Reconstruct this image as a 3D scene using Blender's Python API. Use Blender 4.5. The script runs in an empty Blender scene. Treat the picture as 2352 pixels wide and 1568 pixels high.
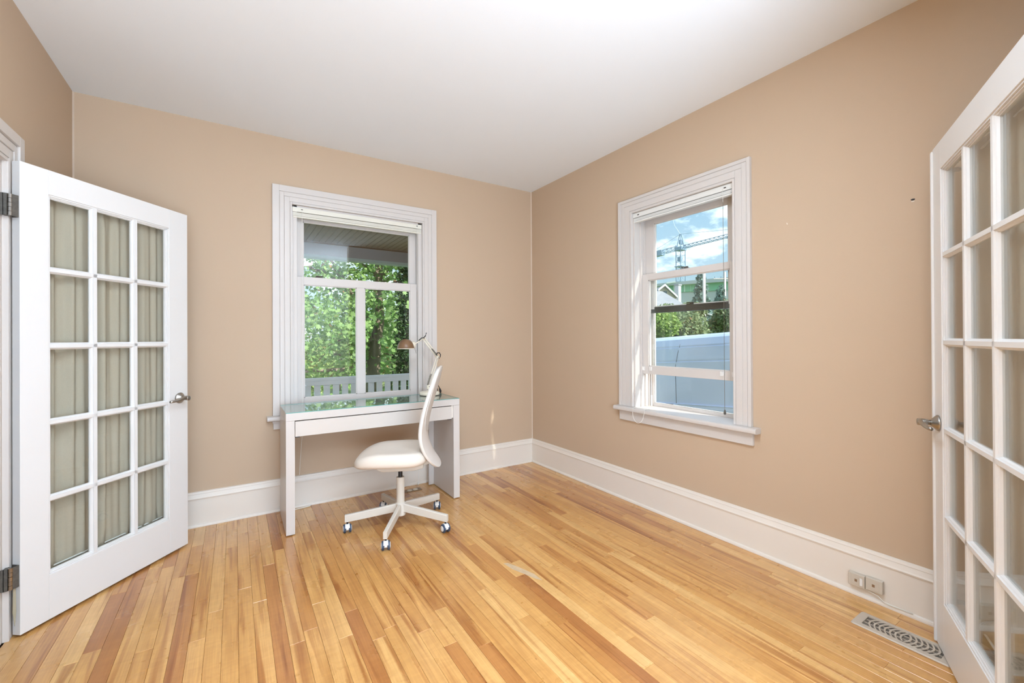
import bpy, bmesh, math, random
import numpy as np
from mathutils import Vector, Matrix
random.seed(7); RNG = np.random.default_rng(11)
scene = bpy.context.scene
COL = scene.collection
rad = math.radians

# ------------------------------------------------------------------ camera
CAM = Vector((-2.5192, -3.5345, 1.235))
FW = Vector((0.541988, 0.840380, 0.0032995)); RT = Vector((0.840383, -0.541969, -0.0051178)); UP = Vector((0.0025127, -0.0055466, 0.9999815))
FPX = 986.43
cd = bpy.data.cameras.new('camera'); cam = bpy.data.objects.new('camera', cd); COL.objects.link(cam)
cam.matrix_world = Matrix(((RT.x, UP.x, -FW.x, CAM.x), (RT.y, UP.y, -FW.y, CAM.y), (RT.z, UP.z, -FW.z, CAM.z), (0, 0, 0, 1)))
cd.sensor_fit = 'HORIZONTAL'; cd.sensor_width = 36; cd.lens = 36 * FPX / 2352
cd.shift_y = -10.63 / 2352
cd.clip_start = 0.02; cd.clip_end = 600
scene.camera = cam

# ------------------------------------------------------------------ exposure
vs = scene.view_settings
scene.display_settings.display_device = 'sRGB'
vs.view_transform = 'Standard'; vs.look = 'None'; vs.exposure = 0.16; vs.gamma = 1.0; vs.use_curve_mapping = False

# ------------------------------------------------------------------ sky
def build_world():
    w = bpy.data.worlds.new('sky'); scene.world = w; w.use_nodes = True
    nt = w.node_tree; nt.nodes.clear(); N = nt.nodes.new; L = nt.links.new
    out = N('ShaderNodeOutputWorld'); bg = N('ShaderNodeBackground'); tc = N('ShaderNodeTexCoord')
    sep = N('ShaderNodeSeparateXYZ'); L(tc.outputs['Generated'], sep.inputs[0])
    ramp = N('ShaderNodeValToRGB'); L(sep.outputs['Z'], ramp.inputs[0])
    e = ramp.color_ramp.elements
    e[0].position = 0.0; e[0].color = (0.46, 0.56, 0.62, 1)
    e[1].position = 1.0; e[1].color = (0.10, 0.22, 0.48, 1)
    m = ramp.color_ramp.elements.new(0.10); m.color = (0.36, 0.50, 0.60, 1)
    m = ramp.color_ramp.elements.new(0.32); m.color = (0.24, 0.41, 0.57, 1)
    mp = N('ShaderNodeMapping'); L(tc.outputs['Generated'], mp.inputs[0]); mp.inputs['Scale'].default_value = (1, 1, 2.1)
    mp.inputs['Location'].default_value = (0.36, 0.66, 0.02)
    nz = N('ShaderNodeTexNoise'); L(mp.outputs[0], nz.inputs['Vector'])
    nz.inputs['Scale'].default_value = 5.2; nz.inputs['Detail'].default_value = 8; nz.inputs['Roughness'].default_value = 0.58
    cr = N('ShaderNodeValToRGB'); L(nz.outputs[0], cr.inputs[0])
    cr.color_ramp.elements[0].position = 0.47; cr.color_ramp.elements[0].color = (0, 0, 0, 1)
    cr.color_ramp.elements[1].position = 0.62; cr.color_ramp.elements[1].color = (1, 1, 1, 1)
    mx = N('ShaderNodeMix'); mx.data_type = 'RGBA'
    L(cr.outputs[0], mx.inputs['Factor']); L(ramp.outputs[0], mx.inputs['A']); mx.inputs['B'].default_value = (1.25, 1.3, 1.35, 1)
    L(mx.outputs['Result'], bg.inputs[0]); bg.inputs[1].default_value = 1.7
    L(bg.outputs[0], out.inputs[0])
build_world()

# ------------------------------------------------------------------ sun and added interior fill lights
def light(name, kind, loc, energy, color, aim=None, **kw):
    l = bpy.data.lights.new(name, kind); l.energy = energy; l.color = color
    for k, v in kw.items(): setattr(l, k, v)
    o = bpy.data.objects.new(name, l); COL.objects.link(o); o.location = loc
    if aim is not None:
        o.rotation_euler = (Vector(aim)).to_track_quat('-Z', 'Y').to_euler()
    return o
SUN_DIR = Vector((0.26, -0.80, 0.62)).normalized()          # towards the sun
light('sun', 'SUN', (0, 0, 20), 8.0, (1.0, 0.95, 0.86), aim=-SUN_DIR, angle=rad(0.6))
# added area lights behind the camera, brightening walls and ceiling
light('added_upward_fill', 'AREA', (-2.55, -5.2, 0.80), 165, (0.60, 0.79, 1.0), aim=(0.72, 0.62, 1.45), shape='RECTANGLE', size=2.0, size_y=1.7)
light('added_uplight', 'AREA', (-1.0, -4.35, 1.5), 118, (0.66, 0.83, 1.0), aim=(0, 0.0, 1), shape='RECTANGLE', size=1.6, size_y=1.0)
# added downward fill lights, out of view, with no fixtures
light('added_room_fill', 'AREA', (-2.15, -2.50, 2.66), 30, (0.70, 0.85, 1.0), aim=(0, 0, -1), shape='DISK', size=0.5)
light('added_adjoining_fill', 'AREA', (-1.6, -5.0, 2.62), 34, (0.70, 0.85, 1.0), aim=(0, 0, -1), shape='DISK', size=0.6)

# ------------------------------------------------------------------ helpers
def at(x, y, depth):
    return CAM + depth * (FW + RT * ((x - 1176) / FPX) - UP * ((y - 773.37) / FPX))

def nodes_of(name):
    m = bpy.data.materials.new(name); m.use_nodes = True
    nt = m.node_tree
    return m, nt, nt.nodes['Principled BSDF'], nt.nodes.new, nt.links.new

def mat(name, color, rough=0.5, metal=0.0, var=0.04, vscale=6.0, bump=0.0, bscale=120.0, spec=0.5, coat=0.0, stretch=None):
    m, nt, b, N, L = nodes_of(name)
    tc = N('ShaderNodeTexCoord'); src = tc.outputs['Object']
    if stretch:
        mp = N('ShaderNodeMapping'); L(src, mp.inputs[0]); mp.inputs['Scale'].default_value = stretch; src = mp.outputs[0]
    nz = N('ShaderNodeTexNoise'); L(src, nz.inputs['Vector']); nz.inputs['Scale'].default_value = vscale; nz.inputs['Detail'].default_value = 4
    mx = N('ShaderNodeMix'); mx.data_type = 'RGBA'; L(nz.outputs[0], mx.inputs['Factor'])
    mx.inputs['A'].default_value = tuple(c * (1 - var) for c in color) + (1,)
    mx.inputs['B'].default_value = tuple(min(1, c * (1 + var)) for c in color) + (1,)
    L(mx.outputs['Result'], b.inputs['Base Color'])
    b.inputs['Roughness'].default_value = rough; b.inputs['Metallic'].default_value = metal
    b.inputs['Specular IOR Level'].default_value = spec; b.inputs['Coat Weight'].default_value = coat
    if bump:
        n2 = N('ShaderNodeTexNoise'); L(src, n2.inputs['Vector']); n2.inputs['Scale'].default_value = bscale; n2.inputs['Detail'].default_value = 3
        bp = N('ShaderNodeBump'); bp.inputs['Strength'].default_value = bump; bp.inputs['Distance'].default_value = 0.002
        L(n2.outputs[0], bp.inputs['Height']); L(bp.outputs[0], b.inputs['Normal'])
    return m

def glass_mat(name, tint=(1, 1, 1), f0=0.04, boost=1.0):
    m = bpy.data.materials.new(name); m.use_nodes = True; nt = m.node_tree; nt.nodes.clear(); N = nt.nodes.new; L = nt.links.new
    out = N('ShaderNodeOutputMaterial'); tr = N('ShaderNodeBsdfTransparent'); gl = N('ShaderNodeBsdfGlossy'); mx = N('ShaderNodeMixShader')
    tr.inputs[0].default_value = tint + (1,); gl.inputs['Roughness'].default_value = 0.0
    lw = N('ShaderNodeLayerWeight'); lw.inputs['Blend'].default_value = 0.5
    p = N('ShaderNodeMath'); p.operation = 'POWER'; L(lw.outputs['Facing'], p.inputs[0]); p.inputs[1].default_value = 5
    k = N('ShaderNodeMath'); k.operation = 'MULTIPLY_ADD'; L(p.outputs[0], k.inputs[0]); k.inputs[1].default_value = (1 - f0) * boost; k.inputs[2].default_value = f0
    L(k.outputs[0], mx.inputs[0]); L(tr.outputs[0], mx.inputs[1]); L(gl.outputs[0], mx.inputs[2]); L(mx.outputs[0], out.inputs[0])
    return m

def leaf_mat(name, c1, c2, c3=None, trans=0.45):
    m, nt, b, N, L = nodes_of(name)
    geo = N('ShaderNodeNewGeometry'); rp = N('ShaderNodeValToRGB'); L(geo.outputs['Random Per Island'], rp.inputs[0])
    rp.color_ramp.elements[0].color = c1 + (1,); rp.color_ramp.elements[1].color = c2 + (1,)
    rp.color_ramp.elements[1].position = 0.96 if c3 else 1.0
    if c3:
        rp.color_ramp.elements[1].position = 0.975
        e = rp.color_ramp.elements.new(0.985); e.color = c3 + (1,)
    L(rp.outputs[0], b.inputs['Base Color']); b.inputs['Roughness'].default_value = 0.55
    tl = N('ShaderNodeBsdfTranslucent'); L(rp.outputs[0], tl.inputs[0])
    mx = N('ShaderNodeMixShader'); mx.inputs[0].default_value = trans
    L(b.outputs[0], mx.inputs[1]); L(tl.outputs[0], mx.inputs[2]); L(mx.outputs[0], nt.nodes['Material Output'].inputs[0])
    return m

def wood_floor_mat():
    m, nt, b, N, L = nodes_of('honey_strip_floor')
    oi = N('ShaderNodeObjectInfo'); geo = N('ShaderNodeNewGeometry')
    off = N('ShaderNodeVectorMath'); off.operation = 'SCALE'; off.inputs[0].default_value = (37.0, 61.0, 13.0); L(oi.outputs['Random'], off.inputs['Scale'])
    add = N('ShaderNodeVectorMath'); add.operation = 'ADD'; L(geo.outputs['Position'], add.inputs[0]); L(off.outputs[0], add.inputs[1])
    def noise(scale, sx, sy, detail=4, dist=0.0):
        mp = N('ShaderNodeMapping'); L(add.outputs[0], mp.inputs[0]); mp.inputs['Scale'].default_value = (sx, sy, 1)
        n = N('ShaderNodeTexNoise'); L(mp.outputs[0], n.inputs['Vector']); n.inputs['Scale'].default_value = scale; n.inputs['Detail'].default_value = detail
        n.inputs['Distortion'].default_value = dist
        return n.outputs[0]
    base = N('ShaderNodeValToRGB'); L(oi.outputs['Random'], base.inputs[0])
    el = base.color_ramp.elements
    el[0].position = 0.0; el[0].color = (0.46, 0.185, 0.05, 1)
    el[1].position = 1.0; el[1].color = (0.80, 0.49, 0.19, 1)
    for pos, c in ((0.10, (0.56, 0.255, 0.072)), (0.28, (0.68, 0.36, 0.11)), (0.60, (0.725, 0.40, 0.135)), (0.85, (0.765, 0.445, 0.16))):
        e = el.new(pos); e.color = c + (1,)
    def ramp(src, p0, p1, c0, c1):
        r = N('ShaderNodeValToRGB'); L(src, r.inputs[0]); r.color_ramp.elements[0].position = p0; r.color_ramp.elements[1].position = p1
        r.color_ramp.elements[0].color = c0 + (1,); r.color_ramp.elements[1].color = c1 + (1,); return r.outputs[0]
    def mul(a, b_, f=1.0):
        x = N('ShaderNodeMix'); x.data_type = 'RGBA'; x.blend_type = 'MULTIPLY'; x.inputs['Factor'].default_value = f
        L(a, x.inputs['A']); L(b_, x.inputs['B']); return x.outputs['Result']
    fine = ramp(noise(1, 170, 5, 5), 0.25, 0.75, (0.86, 0.80, 0.74), (1.06, 1.06, 1.06))
    mott = ramp(noise(1, 16, 1.8, 4, 0.5), 0.25, 0.75, (0.82, 0.74, 0.65), (1.10, 1.12, 1.14))
    heart = ramp(noise(1, 24, 1.0, 4, 0.9), 0.53, 0.68, (1, 1, 1), (0.64, 0.48, 0.34))
    flame = ramp(noise(1, 9, 30, 2, 1.2), 0.35, 0.7, (0.95, 0.93, 0.9), (1.03, 1.03, 1.03))
    knot = ramp(noise(1, 34, 12, 2, 0.0), 0.80, 0.84, (1, 1, 1), (0.42, 0.28, 0.19))
    c = mul(base.outputs[0], fine); c = mul(c, mott); c = mul(c, heart); c = mul(c, flame); c = mul(c, knot)
    L(c, b.inputs['Base Color'])
    rr = N('ShaderNodeMapRange'); L(noise(1, 7, 7, 3), rr.inputs[0]); rr.inputs['To Min'].default_value = 0.22; rr.inputs['To Max'].default_value = 0.36
    L(rr.outputs[0], b.inputs['Roughness']); b.inputs['Specular IOR Level'].default_value = 0.55
    b.inputs['Coat Weight'].default_value = 0.55; b.inputs['Coat Roughness'].default_value = 0.24; b.inputs['Coat IOR'].default_value = 1.6
    bp = N('ShaderNodeBump'); bp.inputs['Strength'].default_value = 0.06; bp.inputs['Distance'].default_value = 0.002
    L(noise(1, 60, 8, 3), bp.inputs['Height']); L(bp.outputs[0], b.inputs['Normal'])
    return m

M = {}
M['wall'] = mat('tan_wall_paint', (0.585, 0.435, 0.305), 0.62, var=0.02, vscale=1.2, bump=0.10, bscale=220, spec=0.35)
M['ceiling'] = mat('white_ceiling_paint', (0.88, 0.90, 0.925), 0.8, var=0.012, vscale=2, bump=0.12, bscale=160, spec=0.2)
M['trim'] = mat('white_trim_paint', (0.67, 0.615, 0.575), 0.38, var=0.015, vscale=3, bump=0.04, bscale=60)
M['base'] = mat('cream_white_baseboard_paint', (0.83, 0.75, 0.665), 0.42, var=0.02, vscale=3, bump=0.05, bscale=60)
M['door'] = mat('white_door_paint', (0.80, 0.775, 0.755), 0.36, var=0.01, vscale=3, bump=0.03, bscale=80)
M['floor'] = wood_floor_mat()
M['subfloor'] = mat('dark_joint', (0.13, 0.065, 0.03), 0.9)
M['glass'] = glass_mat('window_glass', (0.97, 0.985, 0.98), 0.035)
M['doorglass'] = glass_mat('door_glass', (0.96, 0.975, 0.965), 0.035)
M['deskglass'] = glass_mat('desk_glass', (0.93, 0.985, 0.97), 0.04)
M['glassedge'] = mat('green_glass_edge', (0.12, 0.40, 0.36), 0.15, var=0.1)
M['lacquer'] = mat('white_lacquer', (0.67, 0.61, 0.565), 0.28, var=0.008)
M['drawer'] = mat('white_drawer_lacquer', (0.68, 0.615, 0.56), 0.28, var=0.008)
M['black'] = mat('black_plastic', (0.015, 0.015, 0.017), 0.45)
M['nickel'] = mat('brushed_nickel', (0.42, 0.40, 0.37), 0.28, metal=1.0, var=0.08, vscale=60)
M['oldsteel'] = mat('worn_hinge_steel', (0.13, 0.12, 0.105), 0.55, metal=0.4, var=0.5, vscale=90)
M['bronze'] = mat('dark_bronze_latch', (0.05, 0.035, 0.025), 0.4, metal=0.7)
M['darkrail'] = mat('dark_metal_rail', (0.075, 0.065, 0.05), 0.35, metal=0.3, var=0.2, vscale=12, stretch=(1, 1, 8))
M['blind'] = mat('cream_blind_metal', (0.80, 0.76, 0.66), 0.4, var=0.02)
M['blindw'] = mat('pale_blind_metal', (0.80, 0.785, 0.745), 0.4, var=0.02)
M['cord'] = mat('white_cord', (0.85, 0.82, 0.76), 0.7)
M['almond'] = mat('almond_plastic', (0.62, 0.545, 0.45), 0.45, var=0.02)
M['whitep'] = mat('white_plastic', (0.86, 0.85, 0.83), 0.35)
M['register'] = mat('taupe_register_metal', (0.56, 0.475, 0.385), 0.45, var=0.03, vscale=30)
M['regdark'] = mat('register_shadow_metal', (0.16, 0.135, 0.11), 0.6)
M['beigemetal'] = mat('beige_powder_coat', (0.70, 0.64, 0.56), 0.42, var=0.02, vscale=20, bump=0.03)
M['seat'] = mat('off_white_fabric', (0.80, 0.70, 0.605), 0.85, var=0.05, vscale=260, bump=0.25, bscale=900, spec=0.2)
M['shell'] = mat('white_chair_shell', (0.79, 0.725, 0.67), 0.42, var=0.01)
M['backfab'] = mat('light_grey_back_fabric', (0.66, 0.61, 0.56), 0.85, var=0.05, vscale=260, bump=0.2, bscale=900, spec=0.2)
M['navy'] = mat('navy_wheel_rubber', (0.045, 0.07, 0.12), 0.5)
M['cream'] = mat('cream_lamp_enamel', (0.86, 0.77, 0.62), 0.3, var=0.02)
M['brown'] = mat('backlit_cream_enamel', (0.22, 0.12, 0.06), 0.35, var=0.1, vscale=12)  # cream lamp shade; its backlit darkness is put into the colour
M['steel'] = mat('spring_steel', (0.35, 0.33, 0.30), 0.35, metal=0.9)
M['brass'] = mat('floor_outlet_metal', (0.30, 0.19, 0.11), 0.4, metal=0.3)
M['ribbon'] = mat('olive_ribbon', (0.42, 0.37, 0.26), 0.8)
M['scuff'] = mat('pale_scuff', (0.80, 0.74, 0.66), 0.8)
M['wear'] = mat('worn_grey_finish', (0.60, 0.44, 0.28), 0.45, var=0.25, vscale=40)

def curtain_mat():
    m, nt, b, N, L = nodes_of('beige_cotton_curtain')
    tc = N('ShaderNodeTexCoord'); nz = N('ShaderNodeTexNoise'); L(tc.outputs['Object'], nz.inputs['Vector']); nz.inputs['Scale'].default_value = 320
    mx = N('ShaderNodeMix'); mx.data_type = 'RGBA'; L(nz.outputs[0], mx.inputs['Factor']); mx.inputs['A'].default_value = (0.60, 0.525, 0.42, 1); mx.inputs['B'].default_value = (0.70, 0.62, 0.505, 1)
    L(mx.outputs['Result'], b.inputs['Base Color']); b.inputs['Roughness'].default_value = 0.9; b.inputs['Specular IOR Level'].default_value = 0.1
    tl = N('ShaderNodeBsdfTranslucent'); L(mx.outputs['Result'], tl.inputs[0]); ms = N('ShaderNodeMixShader'); ms.inputs[0].default_value = 0.25
    L(b.outputs[0], ms.inputs[1]); L(tl.outputs[0], ms.inputs[2]); L(ms.outputs[0], nt.nodes['Material Output'].inputs[0])
    return m
M['curtain'] = curtain_mat()

def new(): return bmesh.new()
def bx(bm, x0, x1, y0, y1, z0, z1, mi=0):
    vs_ = [bm.verts.new(p) for p in ((x0, y0, z0), (x1, y0, z0), (x1, y1, z0), (x0, y1, z0), (x0, y0, z1), (x1, y0, z1), (x1, y1, z1), (x0, y1, z1))]
    for f in ((3, 2, 1, 0), (4, 5, 6, 7), (0, 1, 5, 4), (1, 2, 6, 5), (2, 3, 7, 6), (3, 0, 4, 7)):
        fc = bm.faces.new([vs_[i] for i in f]); fc.material_index = mi
    return vs_
def prism(bm, pts, axis, a, b, mi=0):
    """extrude a closed 2D outline along axis from a to b; pts are the two other coordinates in x,y,z order"""
    def p3(p, t):
        return {'x': (t, p[0], p[1]), 'y': (p[0], t, p[1]), 'z': (p[0], p[1], t)}[axis]
    A = [bm.verts.new(p3(p, a)) for p in pts]; B = [bm.verts.new(p3(p, b)) for p in pts]; n = len(pts); fs = []
    for i in range(n): fs.append(bm.faces.new((A[i], A[(i + 1) % n], B[(i + 1) % n], B[i])))
    fs.append(bm.faces.new(A[::-1])); fs.append(bm.faces.new(B))
    for f in fs: f.material_index = mi
    return A + B
def tube(bm, pts, r, seg=8, cap=True):
    pts = [Vector(p) for p in pts]; rings = []
    for i, p in enumerate(pts):
        t = (pts[min(i + 1, len(pts) - 1)] - pts[max(i - 1, 0)]).normalized()
        ref = Vector((0, 0, 1)) if abs(t.z) < 0.9 else Vector((1, 0, 0))
        a = t.cross(ref).normalized(); b = t.cross(a)
        rr = r[i] if isinstance(r, (list, tuple)) else r
        rings.append([bm.verts.new(p + rr * (math.cos(2 * math.pi * k / seg) * a + math.sin(2 * math.pi * k / seg) * b)) for k in range(seg)])
    for q in range(len(rings) - 1):
        for k in range(seg): bm.faces.new((rings[q][k], rings[q][(k + 1) % seg], rings[q + 1][(k + 1) % seg], rings[q + 1][k]))
    if cap: bm.faces.new(rings[0][::-1]); bm.faces.new(rings[-1])
def lathe(bm, prof, seg=24, mtx=None):
    rings = []
    for r, z in prof:
        ring = []
        for k in range(seg):
            v = Vector((r * math.cos(2 * math.pi * k / seg), r * math.sin(2 * math.pi * k / seg), z))
            ring.append(bm.verts.new(mtx @ v if mtx else v))
        rings.append(ring)
    for q in range(len(rings) - 1):
        for k in range(seg): bm.faces.new((rings[q][k], rings[q][(k + 1) % seg], rings[q + 1][(k + 1) % seg], rings[q + 1][k]))
    bm.faces.new(rings[0][::-1]); bm.faces.new(rings[-1])
def frame_to(origin, zdir, xdir=(1, 0, 0)):
    z = Vector(zdir).normalized(); x = Vector(xdir)
    if abs(z.dot(x.normalized())) > 0.98: x = Vector((0, 0, 1))
    x = (x - z * x.dot(z)).normalized(); y = z.cross(x)
    return Matrix(((x.x, y.x, z.x, origin[0]), (x.y, y.y, z.y, origin[1]), (x.z, y.z, z.z, origin[2]), (0, 0, 0, 1)))

def obj(name, bm, m, parent=None, smooth=False, bevel=0.0, seg=2):
    bmesh.ops.recalc_face_normals(bm, faces=bm.faces)
    me = bpy.data.meshes.new(name); bm.to_mesh(me); bm.free()
    for x in (m if isinstance(m, (list, tuple)) else [m]): me.materials.append(M[x] if isinstance(x, str) else x)
    if smooth:
        for p in me.polygons: p.use_smooth = True
    o = bpy.data.objects.new(name, me); COL.objects.link(o)
    if parent is not None: o.parent = parent
    if bevel:
        b = o.modifiers.new('bevel', 'BEVEL'); b.width = bevel; b.segments = seg; b.limit_method = 'ANGLE'; b.angle_limit = rad(40)
        for p in me.polygons: p.use_smooth = True
        wn = o.modifiers.new('wn', 'WEIGHTED_NORMAL'); wn.keep_sharp = True
    return o
def mesh_np(name, V, Fq, m, parent=None, smooth=False):
    me = bpy.data.meshes.new(name); me.from_pydata([tuple(v) for v in V], [], [tuple(f) for f in Fq]); me.update()
    me.materials.append(M[m] if isinstance(m, str) else m)
    if smooth:
        for p in me.polygons: p.use_smooth = True
    o = bpy.data.objects.new(name, me); COL.objects.link(o)
    if parent is not None: o.parent = parent
    return o
def tag(o, label, cat, group=None, kind=None):
    o['label'] = label; o['category'] = cat
    if group: o['group'] = group
    if kind: o['kind'] = kind
    return o
def empty(name, loc=(0, 0, 0), rz=0.0):
    o = bpy.data.objects.new(name, None); COL.objects.link(o); o.location = loc; o.rotation_euler = (0, 0, rz); o.empty_display_size = 0.1
    return o
def dup(o, parent, loc=None, rot=None, name=None):
    c = o.copy(); COL.objects.link(c); c.parent = parent
    if loc is not None: c.location = loc
    if rot is not None: c.rotation_euler = rot
    return c
def S(o, label, cat): return tag(o, label, cat, kind='structure')

# ================================================================== ROOM SHELL
H = 2.707; XL = -3.323; YN = -3.41            # ceiling height, left wall, near wall plane
W1 = dict(l=-2.165, r=-1.163, t=2.227, b=0.66)   # window 1 rough opening in the back wall (x)
W2 = dict(f=-1.32, n=-2.095, t=2.166, b=0.67)    # window 2 rough opening in the right wall (y)
T = 0.20                                          # outside wall thickness

bm = new(); bx(bm, -4.62, 0.0, -6.6, 0.0, -0.12, -0.016)
floor = S(obj('floor', bm, 'subfloor'), 'honey coloured hardwood strip floor with narrow glossy planks', 'floor')

def plank(bm, x0, x1, y0, y1, dz):
    c = 0.0009; zt = dz; zb = -0.016
    lo = [(x0, y0, zb), (x1, y0, zb), (x1, y1, zb), (x0, y1, zb)]
    mid = [(x0, y0, zt - c), (x1, y0, zt - c), (x1, y1, zt - c), (x0, y1, zt - c)]
    hi = [(x0 + c, y0 + c, zt), (x1 - c, y0 + c, zt), (x1 - c, y1 - c, zt), (x0 + c, y1 - c, zt)]
    a, b, d = ([bm.verts.new(p) for p in q] for q in (lo, mid, hi))
    for i in range(4):
        j = (i + 1) % 4; bm.faces.new((a[i], a[j], b[j], b[i])); bm.faces.new((b[i], b[j], d[j], d[i]))
    bm.faces.new(d)
PW = 0.0576; xs = -2.510
k0 = math.floor((XL - xs) / PW); rest = new(); nplank = 0
for k in range(k0, 60):
    x0 = xs + k * PW; x1 = x0 + PW
    x0 = max(x0, XL); x1 = min(x1, 0.0)
    if x1 - x0 < 0.008: continue
    y = -random.uniform(0.05, 0.9); ys = [0.0]
    while y > -3.32:
        ys.append(y); y -= random.choice((0.42, 0.6, 0.8, 0.95, 1.15, 1.4)) * random.uniform(0.85, 1.15)
    ys.append(YN + random.uniform(-0.5, 0.0))
    for a, b in zip(ys[:-1], ys[1:]):
        if a - b < 0.03: continue
        bm = new(); plank(bm, x0 + 0.0003, x1 - 0.0003, b + 0.0002, a - 0.0002, random.uniform(-0.0003, 0.0002))
        obj('plank', bm, 'floor', floor); nplank += 1
    plank(rest, x0 + 0.0003, x1 - 0.0003, -6.6, ys[-1] - 0.0002, 0)
for k in range(22): plank(rest, -4.6 + k * PW, -4.6 + (k + 1) * PW - 0.0005, -6.6, 0, 0)
r_ = obj('further_planks', rest, 'floor', floor); r_['kind'] = 'stuff'

bm = new(); bx(bm, -4.75, 0.45, -6.75, 0.35, H, H + 0.18)
S(obj('ceiling', bm, 'ceiling'), 'smooth flat white painted ceiling over the whole room', 'ceiling')

def wall_y(bm, xa, xb, y0, y1, hole):     # wall in the xz-plane with one hole
    l, r, t, b = hole
    bx(bm, xa, l, y0, y1, -0.12, H); bx(bm, r, xb, y0, y1, -0.12, H); bx(bm, l, r, y0, y1, -0.12, b); bx(bm, l, r, y0, y1, t, H)
bm = new(); wall_y(bm, -4.75, T, 0, T, (W1['l'], W1['r'], W1['t'], W1['b']))
S(obj('wall_back', bm, 'wall'), 'tan painted wall behind the white desk, holding the wide window', 'wall')
bm = new()
bx(bm, 0, T, -6.75, W2['n'], -0.12, H); bx(bm, 0, T, W2['f'], 0, -0.12, H); bx(bm, 0, T, W2['n'], W2['f'], -0.12, W2['b']); bx(bm, 0, T, W2['n'], W2['f'], W2['t'], H)
wr = S(obj('wall_right', bm, 'wall'), 'tan painted long wall on the right, holding the narrow open window', 'wall')
# left wall with the doorway of the open french door
DY0, DY1, DT = -1.76, -0.925, 2.005
bm = new(); bx(bm, XL - 0.12, XL, DY1, 0, 0, H); bx(bm, XL - 0.12, XL, -6.6, DY0, 0, H); bx(bm, XL - 0.12, XL, DY0, DY1, DT, H)
S(obj('wall_left', bm, 'wall'), 'tan painted left wall with a white cased doorway', 'wall')
bm = new(); bx(bm, -1.0, 0, YN - 0.13, YN, 0, H)
S(obj('wall_near', bm, 'wall'), 'short tan wall stub that carries the right french door', 'wall')
bm = new(); bx(bm, -4.75, 0, -6.75, -6.6, 0, H)
S(obj('wall_adjoining', bm, 'ceiling'), 'pale end wall of the adjoining room behind the camera', 'wall')
bm = new(); bx(bm, -4.75, -4.62, -6.6, 0, 0, H)
S(obj('wall_hall', bm, 'ceiling'), 'pale hallway wall beyond the left doorway', 'wall')

# ------------------------------------------------------------------ baseboards: flat board, moulded cap, shoe
def base_profile(): # (distance from wall, z)
    board = [(0, 0.0), (0.019, 0.0), (0.019, 0.180), (0, 0.180)]
    cap = [(0, 0.180), (0.023, 0.180), (0.025, 0.187), (0.021, 0.194), (0.017, 0.206), (0.015, 0.213), (0.016, 0.216), (0.012, 0.226), (0.004, 0.229), (0, 0.229)]
    shoe = [(0.019, 0.0), (0.031, 0.0), (0.031, 0.006), (0.028, 0.014), (0.022, 0.018), (0.019, 0.018)]
    return board, cap, shoe
board, cap, shoe = base_profile()
def baseboard(name, axis, a, b, sign, label):
    bm = new(); prism(bm, [((sign * d), z) for d, z in board], axis, a, b)
    o = S(obj(name, bm, 'base'), label, 'baseboard')
    for nm, pf in (('cap_moulding', cap), ('shoe_moulding', shoe)):
        bm = new(); prism(bm, [((sign * d), z) for d, z in pf], axis, a, b); obj(nm, bm, 'base', o)
    return o
# wall_back: profile in (y,z), extruded along x ; wall_right: profile in (x,z), extruded along y
baseboard('baseboard_back', 'x', XL, 0, -1, 'tall cream white baseboard along the window wall behind the desk')
br = baseboard('baseboard_right', 'y', YN, 0, -1, 'tall cream white baseboard along the long right wall with two phone jacks')
bm = new(); prism(bm, [(XL + d, z) for d, z in board], 'y', -0.77, 0); 
o = S(obj('baseboard_left', bm, 'base'), 'short white baseboard hidden behind the open left door', 'baseboard')
bm = new(); prism(bm, [(XL + d, z) for d, z in cap], 'y', -0.77, 0); obj('cap_moulding', bm, 'base', o)

M['caulk'] = mat('pale_caulk', (0.66, 0.53, 0.42), 0.6)
for nm, x, sx in (('wall_left', XL, 1), ('wall_back', 0, -1)):
    bm = new(); prism(bm, [(x, 0.0), (x + sx * 0.007, 0.0), (x, -0.007)], 'z', 0.229, H); obj('corner_caulk', bm, 'caulk', bpy.data.objects[nm])
# small marks on the walls
bm = new(); bmesh.ops.create_icosphere(bm, subdivisions=2, radius=0.006); bmesh.ops.scale(bm, vec=(0.5, 1.3, 0.7), verts=bm.verts)
o = obj('nail_hole', bm, 'black', wr); o.location = (0, -2.903, 1.839)
bm = new(); bx(bm, -0.0008, 0.0005, -2.908, -2.898, 1.829, 1.8325); obj('chipped_paint', bm, 'scuff', wr)
bm = new(); prism(bm, [(-2.392, 1.843), (-2.387, 1.846), (-2.386, 1.855), (-2.389, 1.853)], 'x', -0.0008, 0.0005); obj('paint_scuff', bm, 'scuff', wr)

# ------------------------------------------------------------------ window 1 (wide, over the desk)
STR = [(0.0, 0.012, 0.023), (0.012, 0.017, 0.0195), (0.017, 0.050, 0.0215), (0.050, 0.053, 0.0205), (0.053, 0.080, 0.0215), (0.080, 0.084, 0.0205), (0.084, 0.128, 0.024)]
def casing(parent, lo, hi, zt, z0, place, strips):
    """lo/hi: opening limits along the wall; place(bm,u0,u1,d,z0,z1) adds a strip of depth d"""
    for side in (0, 1):
        bm = new()
        for a, b, d in strips:
            if side == 0: place(bm, lo - b, lo - a, d, z0, zt + b)
            else: place(bm, hi + a, hi + b, d, z0, zt + b)
        obj('side_casing', bm, 'trim', parent, bevel=0.0015)
    bm = new()
    for a, b, d in strips: place(bm, lo - a, hi + a, d, zt + a, zt + b)
    obj('head_casing', bm, 'trim', parent, bevel=0.0015)

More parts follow.
